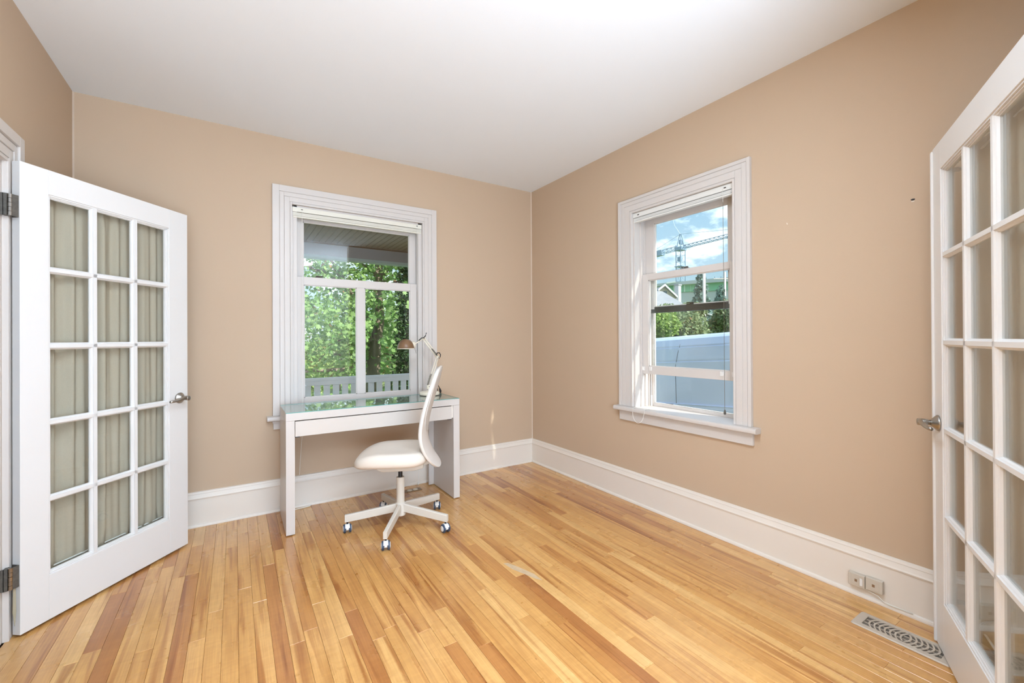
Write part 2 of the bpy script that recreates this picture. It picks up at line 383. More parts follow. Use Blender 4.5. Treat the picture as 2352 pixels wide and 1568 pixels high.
w1 = empty('window_1', ((W1['l'] + W1['r']) / 2, 0, 0)); S(w1, 'wide white sash window over the desk, lower sash split in two', 'window')
X1 = (W1['l'] + W1['r']) / 2
def P1(bm, u0, u1, d, z0, z1): bx(bm, u0 - X1, u1 - X1, -d, 0.0, z0, z1)
casing(w1, W1['l'], W1['r'], W1['t'], 0.687, P1, STR)
def b1(x0, x1, y0, y1, z0, z1, bm=None):
    bm = bm or new(); bx(bm, x0 - X1, x1 - X1, y0, y1, z0, z1); return bm
# stool with rounded nose and apron
bm = new(); nose = [(0.0, 0.652), (-0.052, 0.652), (-0.060, 0.657), (-0.063, 0.668), (-0.060, 0.680), (-0.052, 0.686), (0.0, 0.686)]
prism(bm, nose, 'x', -2.330 - X1, -0.998 - X1); bx(bm, W1['l'] - X1, W1['r'] - X1, 0, 0.10, 0.655, 0.686); obj('stool', bm, 'trim', w1, bevel=0.001)
bm = b1(-2.290, -1.038, -0.020, 0, 0.588, 0.634); b1(-2.296, -1.032, -0.028, 0, 0.634, 0.652, bm); obj('apron', bm, 'trim', w1, bevel=0.002)
# jambs, stops, head, outer sill
bm = b1(W1['l'], W1['l'] + 0.012, 0, T, 0.686, W1['t']); b1(W1['r'] - 0.012, W1['r'], 0, T, 0.686, W1['t'], bm); b1(W1['l'], W1['r'], 0, T, W1['t'] - 0.012, W1['t'], bm)
b1(W1['l'] + 0.012, -2.131, 0.000, 0.028, 0.686, W1['t'], bm); b1(-1.195, W1['r'] - 0.012, 0.000, 0.028, 0.686, W1['t'], bm)
b1(-2.153, -2.135, 0.062, 0.068, 0.686, W1['t'], bm); b1(-1.193, -1.175, 0.062, 0.068, 0.686, W1['t'], bm)
obj('jamb', bm, 'trim', w1, bevel=0.001)
bm = b1(W1['l'], W1['r'], 0.10, 0.27, 0.655, 0.672); obj('outer_sill', bm, 'trim', w1)
def sash(parent, name, place, u0, u1, z0, z1, gu, gz, d0, d1, m='trim', bottom=None):
    """frame mesh with openings gu=[(a,b),..] between gz=(zb,zt); panes are children"""
    bm = new(); zb, zt = gz
    place(bm, u0, gu[0][0], d0, d1, z0, z1); place(bm, gu[-1][1], u1, d0, d1, z0, z1)
    place(bm, gu[0][0], gu[-1][1], d0, d1, zt, z1)
    if bottom is None: place(bm, gu[0][0], gu[-1][1], d0, d1, z0, zb)
    for i in range(len(gu) - 1): place(bm, gu[i][1], gu[i + 1][0], d0, d1, zb, zt)
    s = obj(name, bm, m, parent, bevel=0.0015)
    for a, b in gu:   # glazing bead and pane
        bm = new(); e = 0.006; q = d0 + 0.006
        for args in ((a, a + e, zb, zt), (b - e, b, zb, zt), (a, b, zb, zb + e), (a, b, zt - e, zt)): place(bm, args[0], args[1], q, q + 0.014, args[2], args[3])
        obj('glazing_bead', bm, m, s)
        bm = new(); place(bm, a - 0.002, b + 0.002, (d0 + d1) / 2 - 0.002, (d0 + d1) / 2 + 0.002, zb - 0.002, zt + 0.002); obj('pane', bm, 'glass', s)
    return s
def Q1(bm, u0, u1, d0, d1, z0, z1): bx(bm, u0 - X1, u1 - X1, d0, d1, z0, z1)
ls = sash(w1, 'lower_sash', Q1, -2.129, -1.197, 0.690, 1.706, [(-2.082, -1.699), (-1.636, -1.256)], (0.795, 1.646), 0.030, 0.062)
us = sash(w1, 'upper_sash', Q1, -2.135, -1.193, 1.655, 2.200, [(-2.082, -1.248)], (1.695, 2.131), 0.070, 0.102)
def latch(parent, m, place):
    bm = new()
    for a in ((-0.028, 0.028, -0.010, 0.010, 0, 0.006), (-0.022, 0.004, -0.007, 0.007, 0.006, 0.016), (0.002, 0.030, -0.005, 0.005, 0.010, 0.017)): bx(bm, *a)
    bmesh.ops.transform(bm, matrix=place, verts=bm.verts); return obj('sash_lock', bm, m, parent, bevel=0.001)
for x in (-1.975, -1.370): latch(ls, 'bronze', Matrix.Translation((x - X1, 0.048, 1.706)))
for x in (-2.035, -1.330):
    bm = b1(x - 0.035, x + 0.035, 0.020, 0.030, 0.742, 0.750); obj('sash_lift', bm, 'trim', ls, bevel=0.002)

# blind 1 : raised mini blind in the head of window 1
def blind(name, place, u0, u1, zt, d0, d1, m, label, slat_n=9):
    root = empty(name, (0, 0, 0)); tag(root, label, 'window blind', 'raised mini blinds')
    bm = new(); place(bm, u0, u1, d0, d1, zt - 0.034, zt - 0.0335); place(bm, u0, u1, d0, d0 + 0.0012, zt - 0.034, zt); place(bm, u0, u1, d1 - 0.0012, d1, zt - 0.034, zt)
    place(bm, u0, u0 + 0.002, d0 + 0.001, d1 - 0.001, zt - 0.034, zt); place(bm, u1 - 0.002, u1, d0 + 0.001, d1 - 0.001, zt - 0.034, zt); place(bm, u0 + 0.002, u1 - 0.002, d0 + 0.001, d1 - 0.001, zt - 0.004, zt - 0.001)
    obj('headrail', bm, m, root)
    z = zt - 0.038
    for i in range(slat_n):
        bm = new(); place(bm, u0 + 0.004, u1 - 0.004, d0 + 0.002, d1 - 0.002, z - 0.0022, z); obj('slat', bm, m, root); z -= 0.0028
    bm = new(); place(bm, u0 + 0.003, u1 - 0.003, d0 + 0.001, d1 - 0.001, z - 0.012, z - 0.0006); obj('bottom_rail', bm, m, root, bevel=0.003)
    return root, z - 0.012
def B1p(bm, u0, u1, d0, d1, z0, z1): bx(bm, u0, u1, d0, d1, z0, z1)
bl1, zb1 = blind('window_blind', B1p, W1['l'] + 0.003, W1['r'] - 0.003, W1['t'] - 0.014, -0.006, 0.022, 'blind', 'cream mini blind drawn all the way up in the window over the desk')
for x, z in ((-2.098, 2.200), (-1.206, 2.200)):
    bm = new(); bx(bm, x - 0.006, x + 0.006, -0.008, -0.004, z - 0.004, z + 0.002); obj('cord_bracket', bm, 'bronze', bl1)
bm = new(); tube(bm, [(-2.098, -0.010, 2.198), (-2.100, -0.014, 1.6), (-2.105, -0.024, 1.0), (-2.108, -0.072, 0.70), (-2.110, -0.075, 0.55), (-2.128, -0.06, 0.25)], 0.0016, 6); obj('lift_cord', bm, 'cord', bl1)
bm = new(); tube(bm, [(-1.206, -0.010, 2.198), (-1.207, -0.014, 1.5), (-1.206, -0.026, 0.95), (-1.208, -0.074, 0.70), (-1.218, -0.078, 0.40), (-1.232, -0.085, 0.12), (-1.240, -0.10, 0.045)], 0.0016, 6); obj('lift_cord', bm, 'cord', bl1)
bm = new(); lathe(bm, [(0.001, 0.03), (0.005, 0.02), (0.008, 0.008), (0.007, 0.0), (0.002, -0.004)], 12, Matrix.Translation((-1.241, -0.10, 0.022))); obj('cord_tassel', bm, 'cord', bl1, smooth=True)

# ------------------------------------------------------------------ window 2 (narrow, lower sash pushed half open)
Y2 = (W2['f'] + W2['n']) / 2
w2 = empty('window_2', (0, Y2, 0)); S(w2, 'narrow white sash window on the right wall with lower sash raised', 'window')
STR2 = [(0.0, 0.014, 0.023), (0.014, 0.018, 0.019), (0.018, 0.058, 0.0215), (0.058, 0.061, 0.0205), (0.061, 0.088, 0.0215), (0.088, 0.091, 0.0205), (0.091, 0.112, 0.024)]
def P2(bm, u0, u1, d, z0, z1): bx(bm, -d, 0, u0 - Y2, u1 - Y2, z0, z1)
SN, SF = 0.94, 1.19
for side in (0, 1):
    bm = new()
    for a, b, d in STR2:
        if side == 0: P2(bm, W2['n'] - b * SN, W2['n'] - a * SN, d, 0.716, W2['t'] + b)
        else: P2(bm, W2['f'] + a * SF, W2['f'] + b * SF, d, 0.716, W2['t'] + b)
    obj('side_casing', bm, 'trim', w2, bevel=0.0015)
bm = new()
for a, b, d in STR2: P2(bm, W2['n'] - a * SN, W2['f'] + a * SF, d, W2['t'] + a, W2['t'] + b)
obj('head_casing', bm, 'trim', w2, bevel=0.0015)
def Q2(bm, u0, u1, d0, d1, z0, z1): bx(bm, d0, d1, u0 - Y2, u1 - Y2, z0, z1)
bm = new(); nose = [(0.0, 0.683), (-0.050, 0.683), (-0.058, 0.687), (-0.061, 0.699), (-0.058, 0.711), (-0.050, 0.716), (0.0, 0.716)]
prism(bm, nose, 'y', -2.243 - Y2, -1.160 - Y2); Q2(bm, W2['n'], W2['f'], 0, 0.175, 0.685, 0.716); obj('stool', bm, 'trim', w2, bevel=0.001)
bm = new(); Q2(bm, -2.207, -1.188, -0.021, 0, 0.608, 0.683); obj('apron', bm, 'trim', w2, bevel=0.003)
bm = new(); Q2(bm, W2['f'] - 0.012, W2['f'], 0, T, 0.716, W2['t']); Q2(bm, W2['n'], W2['n'] + 0.012, 0, T, 0.716, W2['t']); Q2(bm, W2['n'], W2['f'], 0, T, W2['t'] - 0.012, W2['t'])
for y0, y1 in ((W2['f'] - 0.024, W2['f'] - 0.012), (W2['n'] + 0.012, W2['n'] + 0.024)):
    Q2(bm, y0, y1, 0.055, 0.064, 0.716, W2['t']); Q2(bm, y0, y1, 0.101, 0.106, 0.716, W2['t']); Q2(bm, y0, y1, 0.142, 0.150, 0.716, W2['t'])
obj('jamb', bm, 'trim', w2, bevel=0.001)
bm = new(); Q2(bm, W2['n'], W2['f'], 0.175, 0.28, 0.67, 0.695); obj('outer_sill', bm, 'trim', w2)
ls2 = sash(w2, 'lower_sash', Q2, -2.081, -1.334, 0.964, 1.706, [(-2.026, -1.398)], (1.022, 1.662), 0.066, 0.100)
us2 = sash(w2, 'upper_sash', Q2, -2.081, -1.334, 1.420, 2.150, [(-1.993, -1.420)], (1.462, 2.085), 0.108, 0.140, bottom=1)
bm = new(); Q2(bm, -2.081 + 0.003, -1.337, 0.104, 0.142, 1.418, 1.446); Q2(bm, -2.0, -1.41, 0.110, 0.136, 1.446, 1.462); obj('meeting_rail', bm, 'darkrail', us2, bevel=0.002)
latch(ls2, 'oldsteel', Matrix.Translation((0.083, -1.700 - Y2, 1.706)) @ Matrix.Rotation(rad(90), 4, 'Z'))
latch(us2, 'bronze', Matrix.Translation((0.122, -1.715 - Y2, 1.462)) @ Matrix.Rotation(rad(90), 4, 'Z'))
for y in (-1.352, -1.420, -1.972, -2.050):
    bm = new(); prism(bm, [(0.058, 1.018), (0.066, 1.018), (0.066, 0.992), (0.062, 0.990), (0.060, 1.008)], 'y', y - Y2 - 0.010, y - Y2 + 0.010); obj('sash_clip', bm, 'whitep', ls2)
storm = sash(w2, 'storm_sash', Q2, -2.083, -1.332, 0.716, 2.150, [(-2.045, -1.372)], (0.737, 2.11), 0.156, 0.172)
for y in (-1.350,):
    bm = new(); tube(bm, [(0.120, y - Y2 - 0.03, 0.96), (0.120, y - Y2 - 0.03, 0.80)], 0.0016, 6); tube(bm, [(0.120, y - Y2 - 0.03, 0.80), (0.120, y - Y2 - 0.03, 0.722)], 0.006, 8); obj('sash_balance_cord', bm, 'whitep', w2)
def B2p(bm, u0, u1, d0, d1, z0, z1): bx(bm, d0, d1, u0, u1, z0, z1)
bl2, zb2 = blind('window_blind', B2p, W2['n'] + 0.003, W2['f'] - 0.003, W2['t'] - 0.003, -0.006, 0.026, 'blindw', 'pale mini blind drawn up in the narrow right window', 7)
for y in (-1.372, -2.042):
    bm = new(); bx(bm, -0.008, -0.004, y - 0.007, y + 0.007, 2.143, 2.149); obj('cord_bracket', bm, 'bronze', bl2)
bm = new(); tube(bm, [(-0.010, -2.030, 2.146), (-0.010, -2.031, 2.06)], 0.0012, 6); obj('wand_hook', bm, 'cord', bl2)
bm = new(); tube(bm, [(-0.010, -2.031, 2.06), (-0.010, -2.033, 1.5), (-0.011, -2.035, 0.79)], 0.0014, 6); obj('lift_cord', bm, 'steel', bl2)
bm = new(); lathe(bm, [(0.001, 0.03), (0.005, 0.022), (0.0075, 0.008), (0.006, 0.0), (0.002, -0.002)], 12, Matrix.Translation((-0.011, -2.035, 0.765))); obj('cord_tassel', bm, 'oldsteel', bl2, smooth=True)
bm = new()
pts = []
for i in range(25):
    a = -0.2 + i / 24 * 3.75; pts.append((-0.066 - 0.004 * math.sin(a), -1.400 + 0.052 * math.cos(a) - 0.012, 0.695 - 0.078 * abs(math.sin(a)) + (0.012 if i in (0, 24) else 0)))
tube(bm, [(-0.02, -1.352, 0.7185), (-0.055, -1.355, 0.7185)] + pts[2:23] + [(-0.055, -1.462, 0.7185), (-0.01, -1.468, 0.7185)], 0.0016, 6)
tag(obj('cord_loop', bm, 'cord'), 'loose white blind cord looped over the right window sill', 'cord')

# ------------------------------------------------------------------ left doorway trim
tr = empty('trim_1', (XL, (DY0 + DY1) / 2, 0)); S(tr, 'white moulded door casing around the left doorway', 'door casing')
YT = (DY0 + DY1) / 2
def P3(bm, u0, u1, d, z0, z1): bx(bm, 0, d, u0 - YT, u1 - YT, z0, z1)
STR3 = [(0.0, 0.014, 0.020), (0.014, 0.020, 0.014), (0.020, 0.056, 0.018), (0.056, 0.061, 0.015), (0.061, 0.090, 0.020), (0.090, 0.096, 0.017), (0.096, 0.142, 0.027)]
casing(tr, DY0, DY1, DT - 0.03, 0, P3, STR3)
bm = new(); bx(bm, -0.12, 0.0, DY1 - YT - 0.018, DY1 - YT, 0, DT); bx(bm, -0.12, 0.0, DY0 - YT, DY0 - YT + 0.018, 0, DT); bx(bm, -0.12, 0, DY0 - YT, DY1 - YT, DT - 0.03, DT)
bx(bm, -0.075, -0.045, DY1 - YT - 0.03, DY1 - YT - 0.018, 0, DT - 0.03); obj('door_jamb', bm, 'trim', tr, bevel=0.001)

# ================================================================== FRENCH DOORS
DH, DTH = 1.974, 0.038
def french_door(name, loc, rz, sy, label, DW, FS, astragal=False):
    """hinge at local x=0, seen face at y=0, thickness towards sy*y"""
    root = empty(name, loc, rz); S(root, label, 'door')
    def b(bm, x0, x1, y0, y1, z0, z1):
        a_, b_ = sorted((sy * y0, sy * y1)); bx(bm, x0, x1, a_, b_, z0, z1)
    gx0, gx1, gz0, gz1 = 0.112, DW - FS, 0.205, 1.856
    def part(nm, boxes, bev=0.0015):
        bm = new()
        for q in boxes: b(bm, *q)
        return obj(nm, bm, 'door', root, bevel=bev)
    part('stile', [(0, gx0 - 0.010, 0, DTH, 0, DH)]); part('stile', [(gx1 + 0.010, DW, 0, DTH, 0, DH)])
    part('rail', [(gx0 - 0.010, gx1 + 0.010, 0, DTH, 0, gz0 - 0.010)]); part('rail', [(gx0 - 0.010, gx1 + 0.010, 0, DTH, gz1 + 0.010, DH)])
    # stepped sticking around the glazed field
    bm = new()
    for off, y0, y1 in ((0.010, 0.004, 0.034), (0.005, 0.009, 0.029), (0.0, 0.014, 0.024)):
        w = 0.005 if off else 0.004
        for (x0, x1, z0, z1) in ((gx0 - off, gx0 - off + w + 0.001, gz0 - off, gz1 + off), (gx1 + off - w - 0.001, gx1 + off, gz0 - off, gz1 + off)): b(bm, x0, x1, y0, y1, z0, z1)
        for (x0, x1, z0, z1) in ((gx0 - off, gx1 + off, gz0 - off, gz0 - off + w + 0.001), (gx0 - off, gx1 + off, gz1 + off - w - 0.001, gz1 + off)): b(bm, x0, x1, y0, y1, z0, z1)
    obj('sticking', bm, 'door', root)
    mw = 0.034; pwid = (gx1 - gx0 - 2 * mw) / 3; phei = (gz1 - gz0 - 4 * 0.031) / 5
    prof = [(-0.008, 0.003), (0.008, 0.003), (0.0095, 0.008), (0.0130, 0.010), (0.0165, 0.016), (0.0165, 0.022), (0.0130, 0.028), (0.0095, 0.030), (0.008, 0.035), (-0.008, 0.035), (-0.0095, 0.030), (-0.0130, 0.028), (-0.0165, 0.022), (-0.0165, 0.016), (-0.0130, 0.010), (-0.0095, 0.008)]
    for i in range(2):
        cx = gx0 + (i + 1) * pwid + (i + 0.5) * mw
        bm = new(); prism(bm, [(cx + a, sy * c) for a, c in prof], 'z', gz0 - 0.004, gz1 + 0.004); obj('muntin', bm, 'door', root)
    for j in range(4):
        cz = gz0 + (j + 1) * phei + (j + 0.5) * 0.031
        bm = new(); prism(bm, [(sy * c, cz + a * 0.94) for a, c in prof], 'x', gx0 - 0.004, gx1 + 0.004); obj('muntin', bm, 'door', root)
    pm = None
    for i in range(3):
        for j in range(5):
            x = gx0 + i * (pwid + mw); z = gz0 + j * (phei + 0.031)
            if pm is None:
                bm = new(); b(bm, -0.004, pwid + 0.004, 0.017, 0.021, -0.004, phei + 0.004); pm = obj('pane', bm, 'doorglass', root); pm.location = (x, 0, z)
            else: dup(pm, root, (x, 0, z))
    if astragal:
        bm = new(); b(bm, DW, DW + 0.016, -0.004, 0.022, 0.006, DH - 0.006); b(bm, DW - 0.006, DW + 0.006, -0.007, 0.004, 0.0, DH - 0.012); b(bm, DW + 0.016, DW + 0.026, 0.002, 0.018, 0.02, DH - 0.02); obj('astragal', bm, 'door', root, bevel=0.002)
    # lever handle: flared rose, neck, lever pointing to the hinge side
    hx, hz = DW - 0.056, 0.882
    mt = Matrix.Translation((hx, 0, hz)) @ frame_to((0, 0, 0), (0, -sy, 0), (1, 0, 0))
    bm = new(); lathe(bm, [(0.031, 0.0), (0.032, 0.004), (0.028, 0.008), (0.016, 0.020), (0.012, 0.024)], 28, mt); h = obj('door_handle', bm, 'nickel', root, smooth=True)
    bm = new(); lathe(bm, [(0.010, 0.022), (0.0095, 0.030), (0.012, 0.032), (0.0135, 0.042), (0.0135, 0.062), (0.010, 0.064)], 20, mt); obj('handle_neck', bm, 'nickel', h, smooth=True)
    bm = new(); n = 12; secs = []
    for i in range(n):
        t = i / (n - 1); x = hx + 0.012 - 0.115 * t; y = -sy * (0.053 + 0.008 * math.sin(t * 3.1) - 0.010 * t); z = hz + 0.004 * math.sin(t * 5) - 0.006 * t
        hh = 0.0125 - 0.006 * t; dd = 0.008 - 0.002 * t
        secs.append([bm.verts.new((x, y + dd * math.cos(a), z + hh * math.sin(a))) for a in [2 * math.pi * k / 10 for k in range(10)]])
    for q in range(n - 1):
        for k in range(10): bm.faces.new((secs[q][k], secs[q][(k + 1) % 10], secs[q + 1][(k + 1) % 10], secs[q + 1][k]))
    bm.faces.new(secs[0][::-1]); bm.faces.new(secs[-1]); obj('lever', bm, 'nickel', h, smooth=True)
    bm = new(); b(bm, DW - 0.0008, DW + 0.0015, 0.008, 0.030, hz - 0.028, hz + 0.028); obj('latch_plate', bm, 'nickel', root)
    return root
AX, AY = -3.2718, -0.9229; angL = math.atan2(-0.3017 - AY, -2.7595 - AX)
d1 = french_door('door_1', (AX, AY, 0.012), angL, 1, 'white fifteen-pane french door swung open beside the left doorway', 0.805, 0.130)
angR = rad(24.7); DW2 = 0.910; FX, FY = -0.150, -3.001
hx, hy = FX - DW2 * math.cos(angR), FY - DW2 * math.sin(angR)
d2 = french_door('door_2', (hx, hy, 0.012), angR, -1, 'white fifteen-pane french door open against the right wall over the floor vent', DW2, 0.109, astragal=True)
# butt hinges on the left door
for z0 in (1.737, 0.203):
    bm = new(); bx(bm, -0.0025, 0.0004, 0.004, 0.034, z0, z0 + 0.090); bx(bm, -0.024, -0.001, 0.003, 0.006, z0, z0 + 0.090); hg = obj('hinge_leaf', bm, 'oldsteel', d1, bevel=0.0006)
    bm = new()
    for k in range(5): tube(bm, [(-0.027, 0.008, z0 + 0.001 + k * 0.018), (-0.027, 0.008, z0 + 0.0175 + k * 0.018)], 0.0075 if k % 2 == 0 else 0.0068, 12)
    obj('knuckle', bm, 'nickel', hg, smooth=False)
    for zz in (0.018, 0.045, 0.072):
        bm = new(); lathe(bm, [(0.004, 0), (0.004, 0.0012), (0.002, 0.0016)], 10, Matrix.Translation((-0.0025, 0.018 + (0.006 if zz == 0.045 else -0.004), z0 + zz)) @ frame_to((0, 0, 0), (-1, 0, 0), (0, 0, 1))); obj('screw', bm, 'bronze', hg)
    # leaf let into the jamb of the doorway
    bm = new(); bx(bm, -0.036, 0.012, DY1 - YT - 0.0215, DY1 - YT - 0.0175, z0 + 0.012, z0 + 0.102); bx(bm, 0.010, 0.0215, DY1 - YT - 0.0215, DY1 - YT + 0.001, z0 + 0.012, z0 + 0.102); obj('hinge_leaf', bm, 'oldsteel', tr)
bm = new(); prism(bm, [(0.0, 0.0), (0.008, 0.002), (0.010, -0.10), (0.005, -0.16), (-0.002, -0.10)], 'y', -0.0008, 0.0008); 
o = tag(obj('hanging_ribbon', bm, 'ribbon'), 'limp olive ribbon hanging under the lower hinge of the left door', 'ribbon'); o.location = (XL + 0.032, -0.925, 0.215); o.rotation_euler = (0, 0, rad(50))

# curtains gathered on the back of each door
def curtain(name, root, sy, label, seed, x1):
    rnd = random.Random(seed); nx, nz = 150, 30; x0, z0, z1 = 0.072, 0.165, 1.900
    ph = [rnd.uniform(0, 6.28) for _ in range(6)]; V = []; Fq = []
    for j in range(nz + 1):
        t = j / nz; z = z0 + (z1 - z0) * t
        for i in range(nx + 1):
            s = i / nx; x = x0 + (x1 - x0) * s
            dr = 0.35 * (t - 0.5)
            y = 0.0085 * math.sin(34 * s + ph[0] + dr) + 0.0075 * math.sin(57 * s + ph[1] - 1.5 * dr + 0.5 * math.sin(3 * t + ph[2])) + 0.004 * math.sin(97 * s + ph[3] + 2 * dr) + 0.005 * math.sin(15 * s + ph[4])
            pinch = 1.0 if 0.04 < t < 0.965 else 0.55
            V.append((x, sy * (0.068 + y * pinch), z)); 
    for j in range(nz):
        for i in range(nx):
            a = j * (nx + 1) + i; Fq.append((a, a + 1, a + nx + 2, a + nx + 1))
    e = empty(name, root.location, root.rotation_euler.z); tag(e, label, 'curtain', 'curtains on the french doors')
    c = mesh_np('curtain_panel', V, Fq, 'curtain', e, smooth=True)
    so = c.modifiers.new('solid', 'SOLIDIFY'); so.thickness = 0.0012; so.offset = 0
    for z in (z0 + 0.035, z1 - 0.035):
        bm = new(); tube(bm, [(x0 - 0.02, sy * 0.066, z), (x1 + 0.02, sy * 0.066, z)], 0.004, 8); bx(bm, x0 - 0.022, x0 - 0.014, min(sy * 0.038, sy * 0.07), max(sy * 0.038, sy * 0.07), z - 0.008, z + 0.008); bx(bm, x1 + 0.014, x1 + 0.022, min(sy * 0.038, sy * 0.07), max(sy * 0.038, sy * 0.07), z - 0.008, z + 0.008)
        obj('curtain_rod', bm, 'whitep', e)
curtain('door_curtain', d1, 1, 'beige cotton curtain stretched behind the panes of the left french door', 3, 0.715)
curtain('door_curtain', d2, -1, 'beige cotton curtain stretched behind the panes of the right french door', 5, 0.835)

# ================================================================== DESK
DX0, DX1, DYF, DYB, DZ = -2.254, -1.056, -0.508, -0.098, 0.773
desk = empty('console_desk', ((DX0 + DX1) / 2, (DYF + DYB) / 2, 0)); tag(desk, 'white lacquered console desk with glass top under the wide window', 'desk')
ox, oy = (DX0 + DX1) / 2, (DYF + DYB) / 2; hw, hd = (DX1 - DX0) / 2, (DYB - DYF) / 2
bm = new(); bx(bm, -hw, hw, -hd, hd, DZ - 0.052, DZ - 0.004); obj('table_top', bm, 'lacquer', desk, bevel=0.0015)
gm = new(); bx(gm, -hw + 0.001, hw - 0.001, -hd + 0.001, hd - 0.001, DZ - 0.0035, DZ + 0.0005, 1)
gm.faces.ensure_lookup_table()
for f in gm.faces:
    if abs(f.normal.z) > 0.5: pass
bmesh.ops.recalc_face_normals(gm, faces=gm.faces)
for f in gm.faces:
    if abs(f.normal.z) > 0.5: f.material_index = 0
obj('glass_top', gm, ['deskglass', 'glassedge'], desk)
for s in (-1, 1):
    bm = new(); bx(bm, min(s * hw, s * (hw - 0.051)), max(s * hw, s * (hw - 0.051)), -hd, hd, 0.006, DZ - 0.0525); lg = obj('side_panel', bm, 'lacquer', desk, bevel=0.0015)
    for yy in (-hd + 0.03, hd - 0.03):
        bm = new(); lathe(bm, [(0.009, 0.0), (0.010, 0.003), (0.010, 0.006)], 14, Matrix.Translation((s * (hw - 0.025), yy, 0))); obj('glide', bm, 'whitep', lg)
bm = new(); bx(bm, -hw + 0.054, hw - 0.064, -hd + 0.004, -hd + 0.020, 0.618, DZ - 0.058); dr = obj('drawer', bm, 'drawer', desk, bevel=0.001)
bm = new(); bx(bm, -hw + 0.070, hw - 0.078, -hd + 0.020, hd - 0.03, 0.640, 0.648); bx(bm, -hw + 0.070, -hw + 0.082, -hd + 0.020, hd - 0.03, 0.640, 0.70); bx(bm, hw - 0.09, hw - 0.078, -hd + 0.020, hd - 0.03, 0.640, 0.70); bx(bm, -hw + 0.082, hw - 0.09, hd - 0.042, hd - 0.03, 0.640, 0.70); obj('drawer_box', bm, 'lacquer', dr)
bm = new(); bx(bm, hw - 0.064, hw - 0.051, -hd + 0.01, -hd + 0.022, 0.625, DZ - 0.053); obj('drawer_stop', bm, 'base', desk)
for x0, x1 in ((-hw + 0.053, -hw + 0.080), (hw - 0.095, hw - 0.066)):
    bm = new(); bx(bm, x0, x1, -hd + 0.006, -hd + 0.05, 0.6125, 0.6175); obj('drawer_clip', bm, 'black', desk)
bm = new(); bx(bm, -hw + 0.051, hw - 0.051, hd - 0.018, hd, 0.648, DZ - 0.053); obj('back_rail', bm, 'lacquer', desk, bevel=0.001)
bm = new(); bx(bm, hw - 0.095, hw - 0.051, hd - 0.016, hd, 0.006, 0.648); obj('back_brace', bm, 'lacquer', desk, bevel=0.001)

# ================================================================== DESK LAMP
LX, LY, LZ = -1.180, -0.205, DZ + 0.001
lamp = empty('desk_lamp', (LX, LY, LZ)); tag(lamp, 'cream spring-arm desk lamp with dome shade coloured a backlit brown on the desk', 'lamp')
bm = new(); lathe(bm, [(0.076, 0.0), (0.079, 0.003), (0.080, 0.018), (0.077, 0.026), (0.066, 0.031), (0.02, 0.034), (0.006, 0.035)], 40); obj('lamp_base', bm, 'cream', lamp, smooth=True)
bm = new(); lathe(bm, [(0.0805, 0.0), (0.0805, 0.003), (0.078, 0.003)], 40); obj('base_felt', bm, 'black', lamp)
def Lp(x, z, y=0.0): return Vector((x - LX, y, z - LZ))
j0, j1, j2 = Lp(-1.188, 0.846), Lp(-1.108, 1.083), Lp(-1.228, 1.238)
bm = new(); tube(bm, [(0.0, 0, 0.03), (-0.004, 0, 0.052)], 0.010, 12); bx(bm, -0.022, 0.006, -0.010, 0.010, 0.050, 0.082); obj('base_bracket', bm, 'cream', lamp, bevel=0.002)
def arm(a, b, nm, w):
    t = (b - a).normalized(); n = Vector((t.z, 0, -t.x)); bm = new()
    for s in (-1, 1): tube(bm, [a + n * s * w, b + n * s * w], 0.0048, 8)
    return obj(nm, bm, 'cream', lamp, smooth=True), t, n
a1, t1, n1 = arm(j0, j1, 'lower_arm', 0.0085); a2, t2, n2 = arm(j1, j2, 'upper_arm', 0.0085)
def spring(a, b, parent):
    bm = new(); n = 64; d = b - a; t = d.normalized(); u = t.cross(Vector((0, 1, 0))).normalized(); v = t.cross(u)
    tube(bm, [a + d * (i / n) + 0.0042 * (math.cos(i * 0.98 * 2) * u + math.sin(i * 0.98 * 2) * v) for i in range(n + 1)], 0.0011, 5); obj('spring', bm, 'steel', parent, smooth=True)
for yy in (-0.010, 0.010):
    spring(j0 + Vector((-0.008, yy, 0.012)), j0 + (j1 - j0) * 0.42 + Vector((-0.012, yy, 0)), a1)
    spring(j1 + (j2 - j1) * 0.04 + Vector((0, yy, 0.006)), j1 + (j2 - j1) * 0.42 + Vector((0, yy, 0.004)), a2)
for p_ in (j0, j1, j2):
    bm = new(); lathe(bm, [(0.004, -0.013), (0.011, -0.012), (0.011, 0.012), (0.004, 0.013)], 14, frame_to(p_, (0, 1, 0))); obj('joint', bm, 'cream', lamp, smooth=False)
    bm = new(); tube(bm, [p_ + Vector((0, -0.02, 0)), p_ + Vector((0, 0.02, 0))], 0.004, 8); obj('joint_screw', bm, 'steel', lamp)
hd_ = Lp(-1.305, 1.190)
bm = new(); tube(bm, [j2, j2 + (hd_ - j2) * 0.5, hd_], 0.0045, 8); obj('head_arm', bm, 'cream', lamp, smooth=True)
bm = new(); tube(bm, [hd_ + Vector((0.03, -0.012, 0.03)), hd_ + Vector((0.055, -0.014, 0.052)), j2 + Vector((-0.006, -0.014, 0.004)), j2 + Vector((0.010, -0.013, 0.020)), j2 + Vector((0.018, -0.012, 0.045))], 0.0040, 8); obj('lamp_flex', bm, 'black', lamp, smooth=True)
bm = new(); tube(bm, [j1 + Vector((-0.018, -0.012, 0.018)), j1 + Vector((-0.008, -0.014, 0.034)), j1 + Vector((0.010, -0.014, 0.036)), j1 + Vector((0.021, -0.013, 0.020)), j1 + Vector((0.018, -0.012, 0.0)), j1 + Vector((0.006, -0.012, -0.015))], 0.0040, 8); obj('lamp_flex', bm, 'black', lamp, smooth=True)
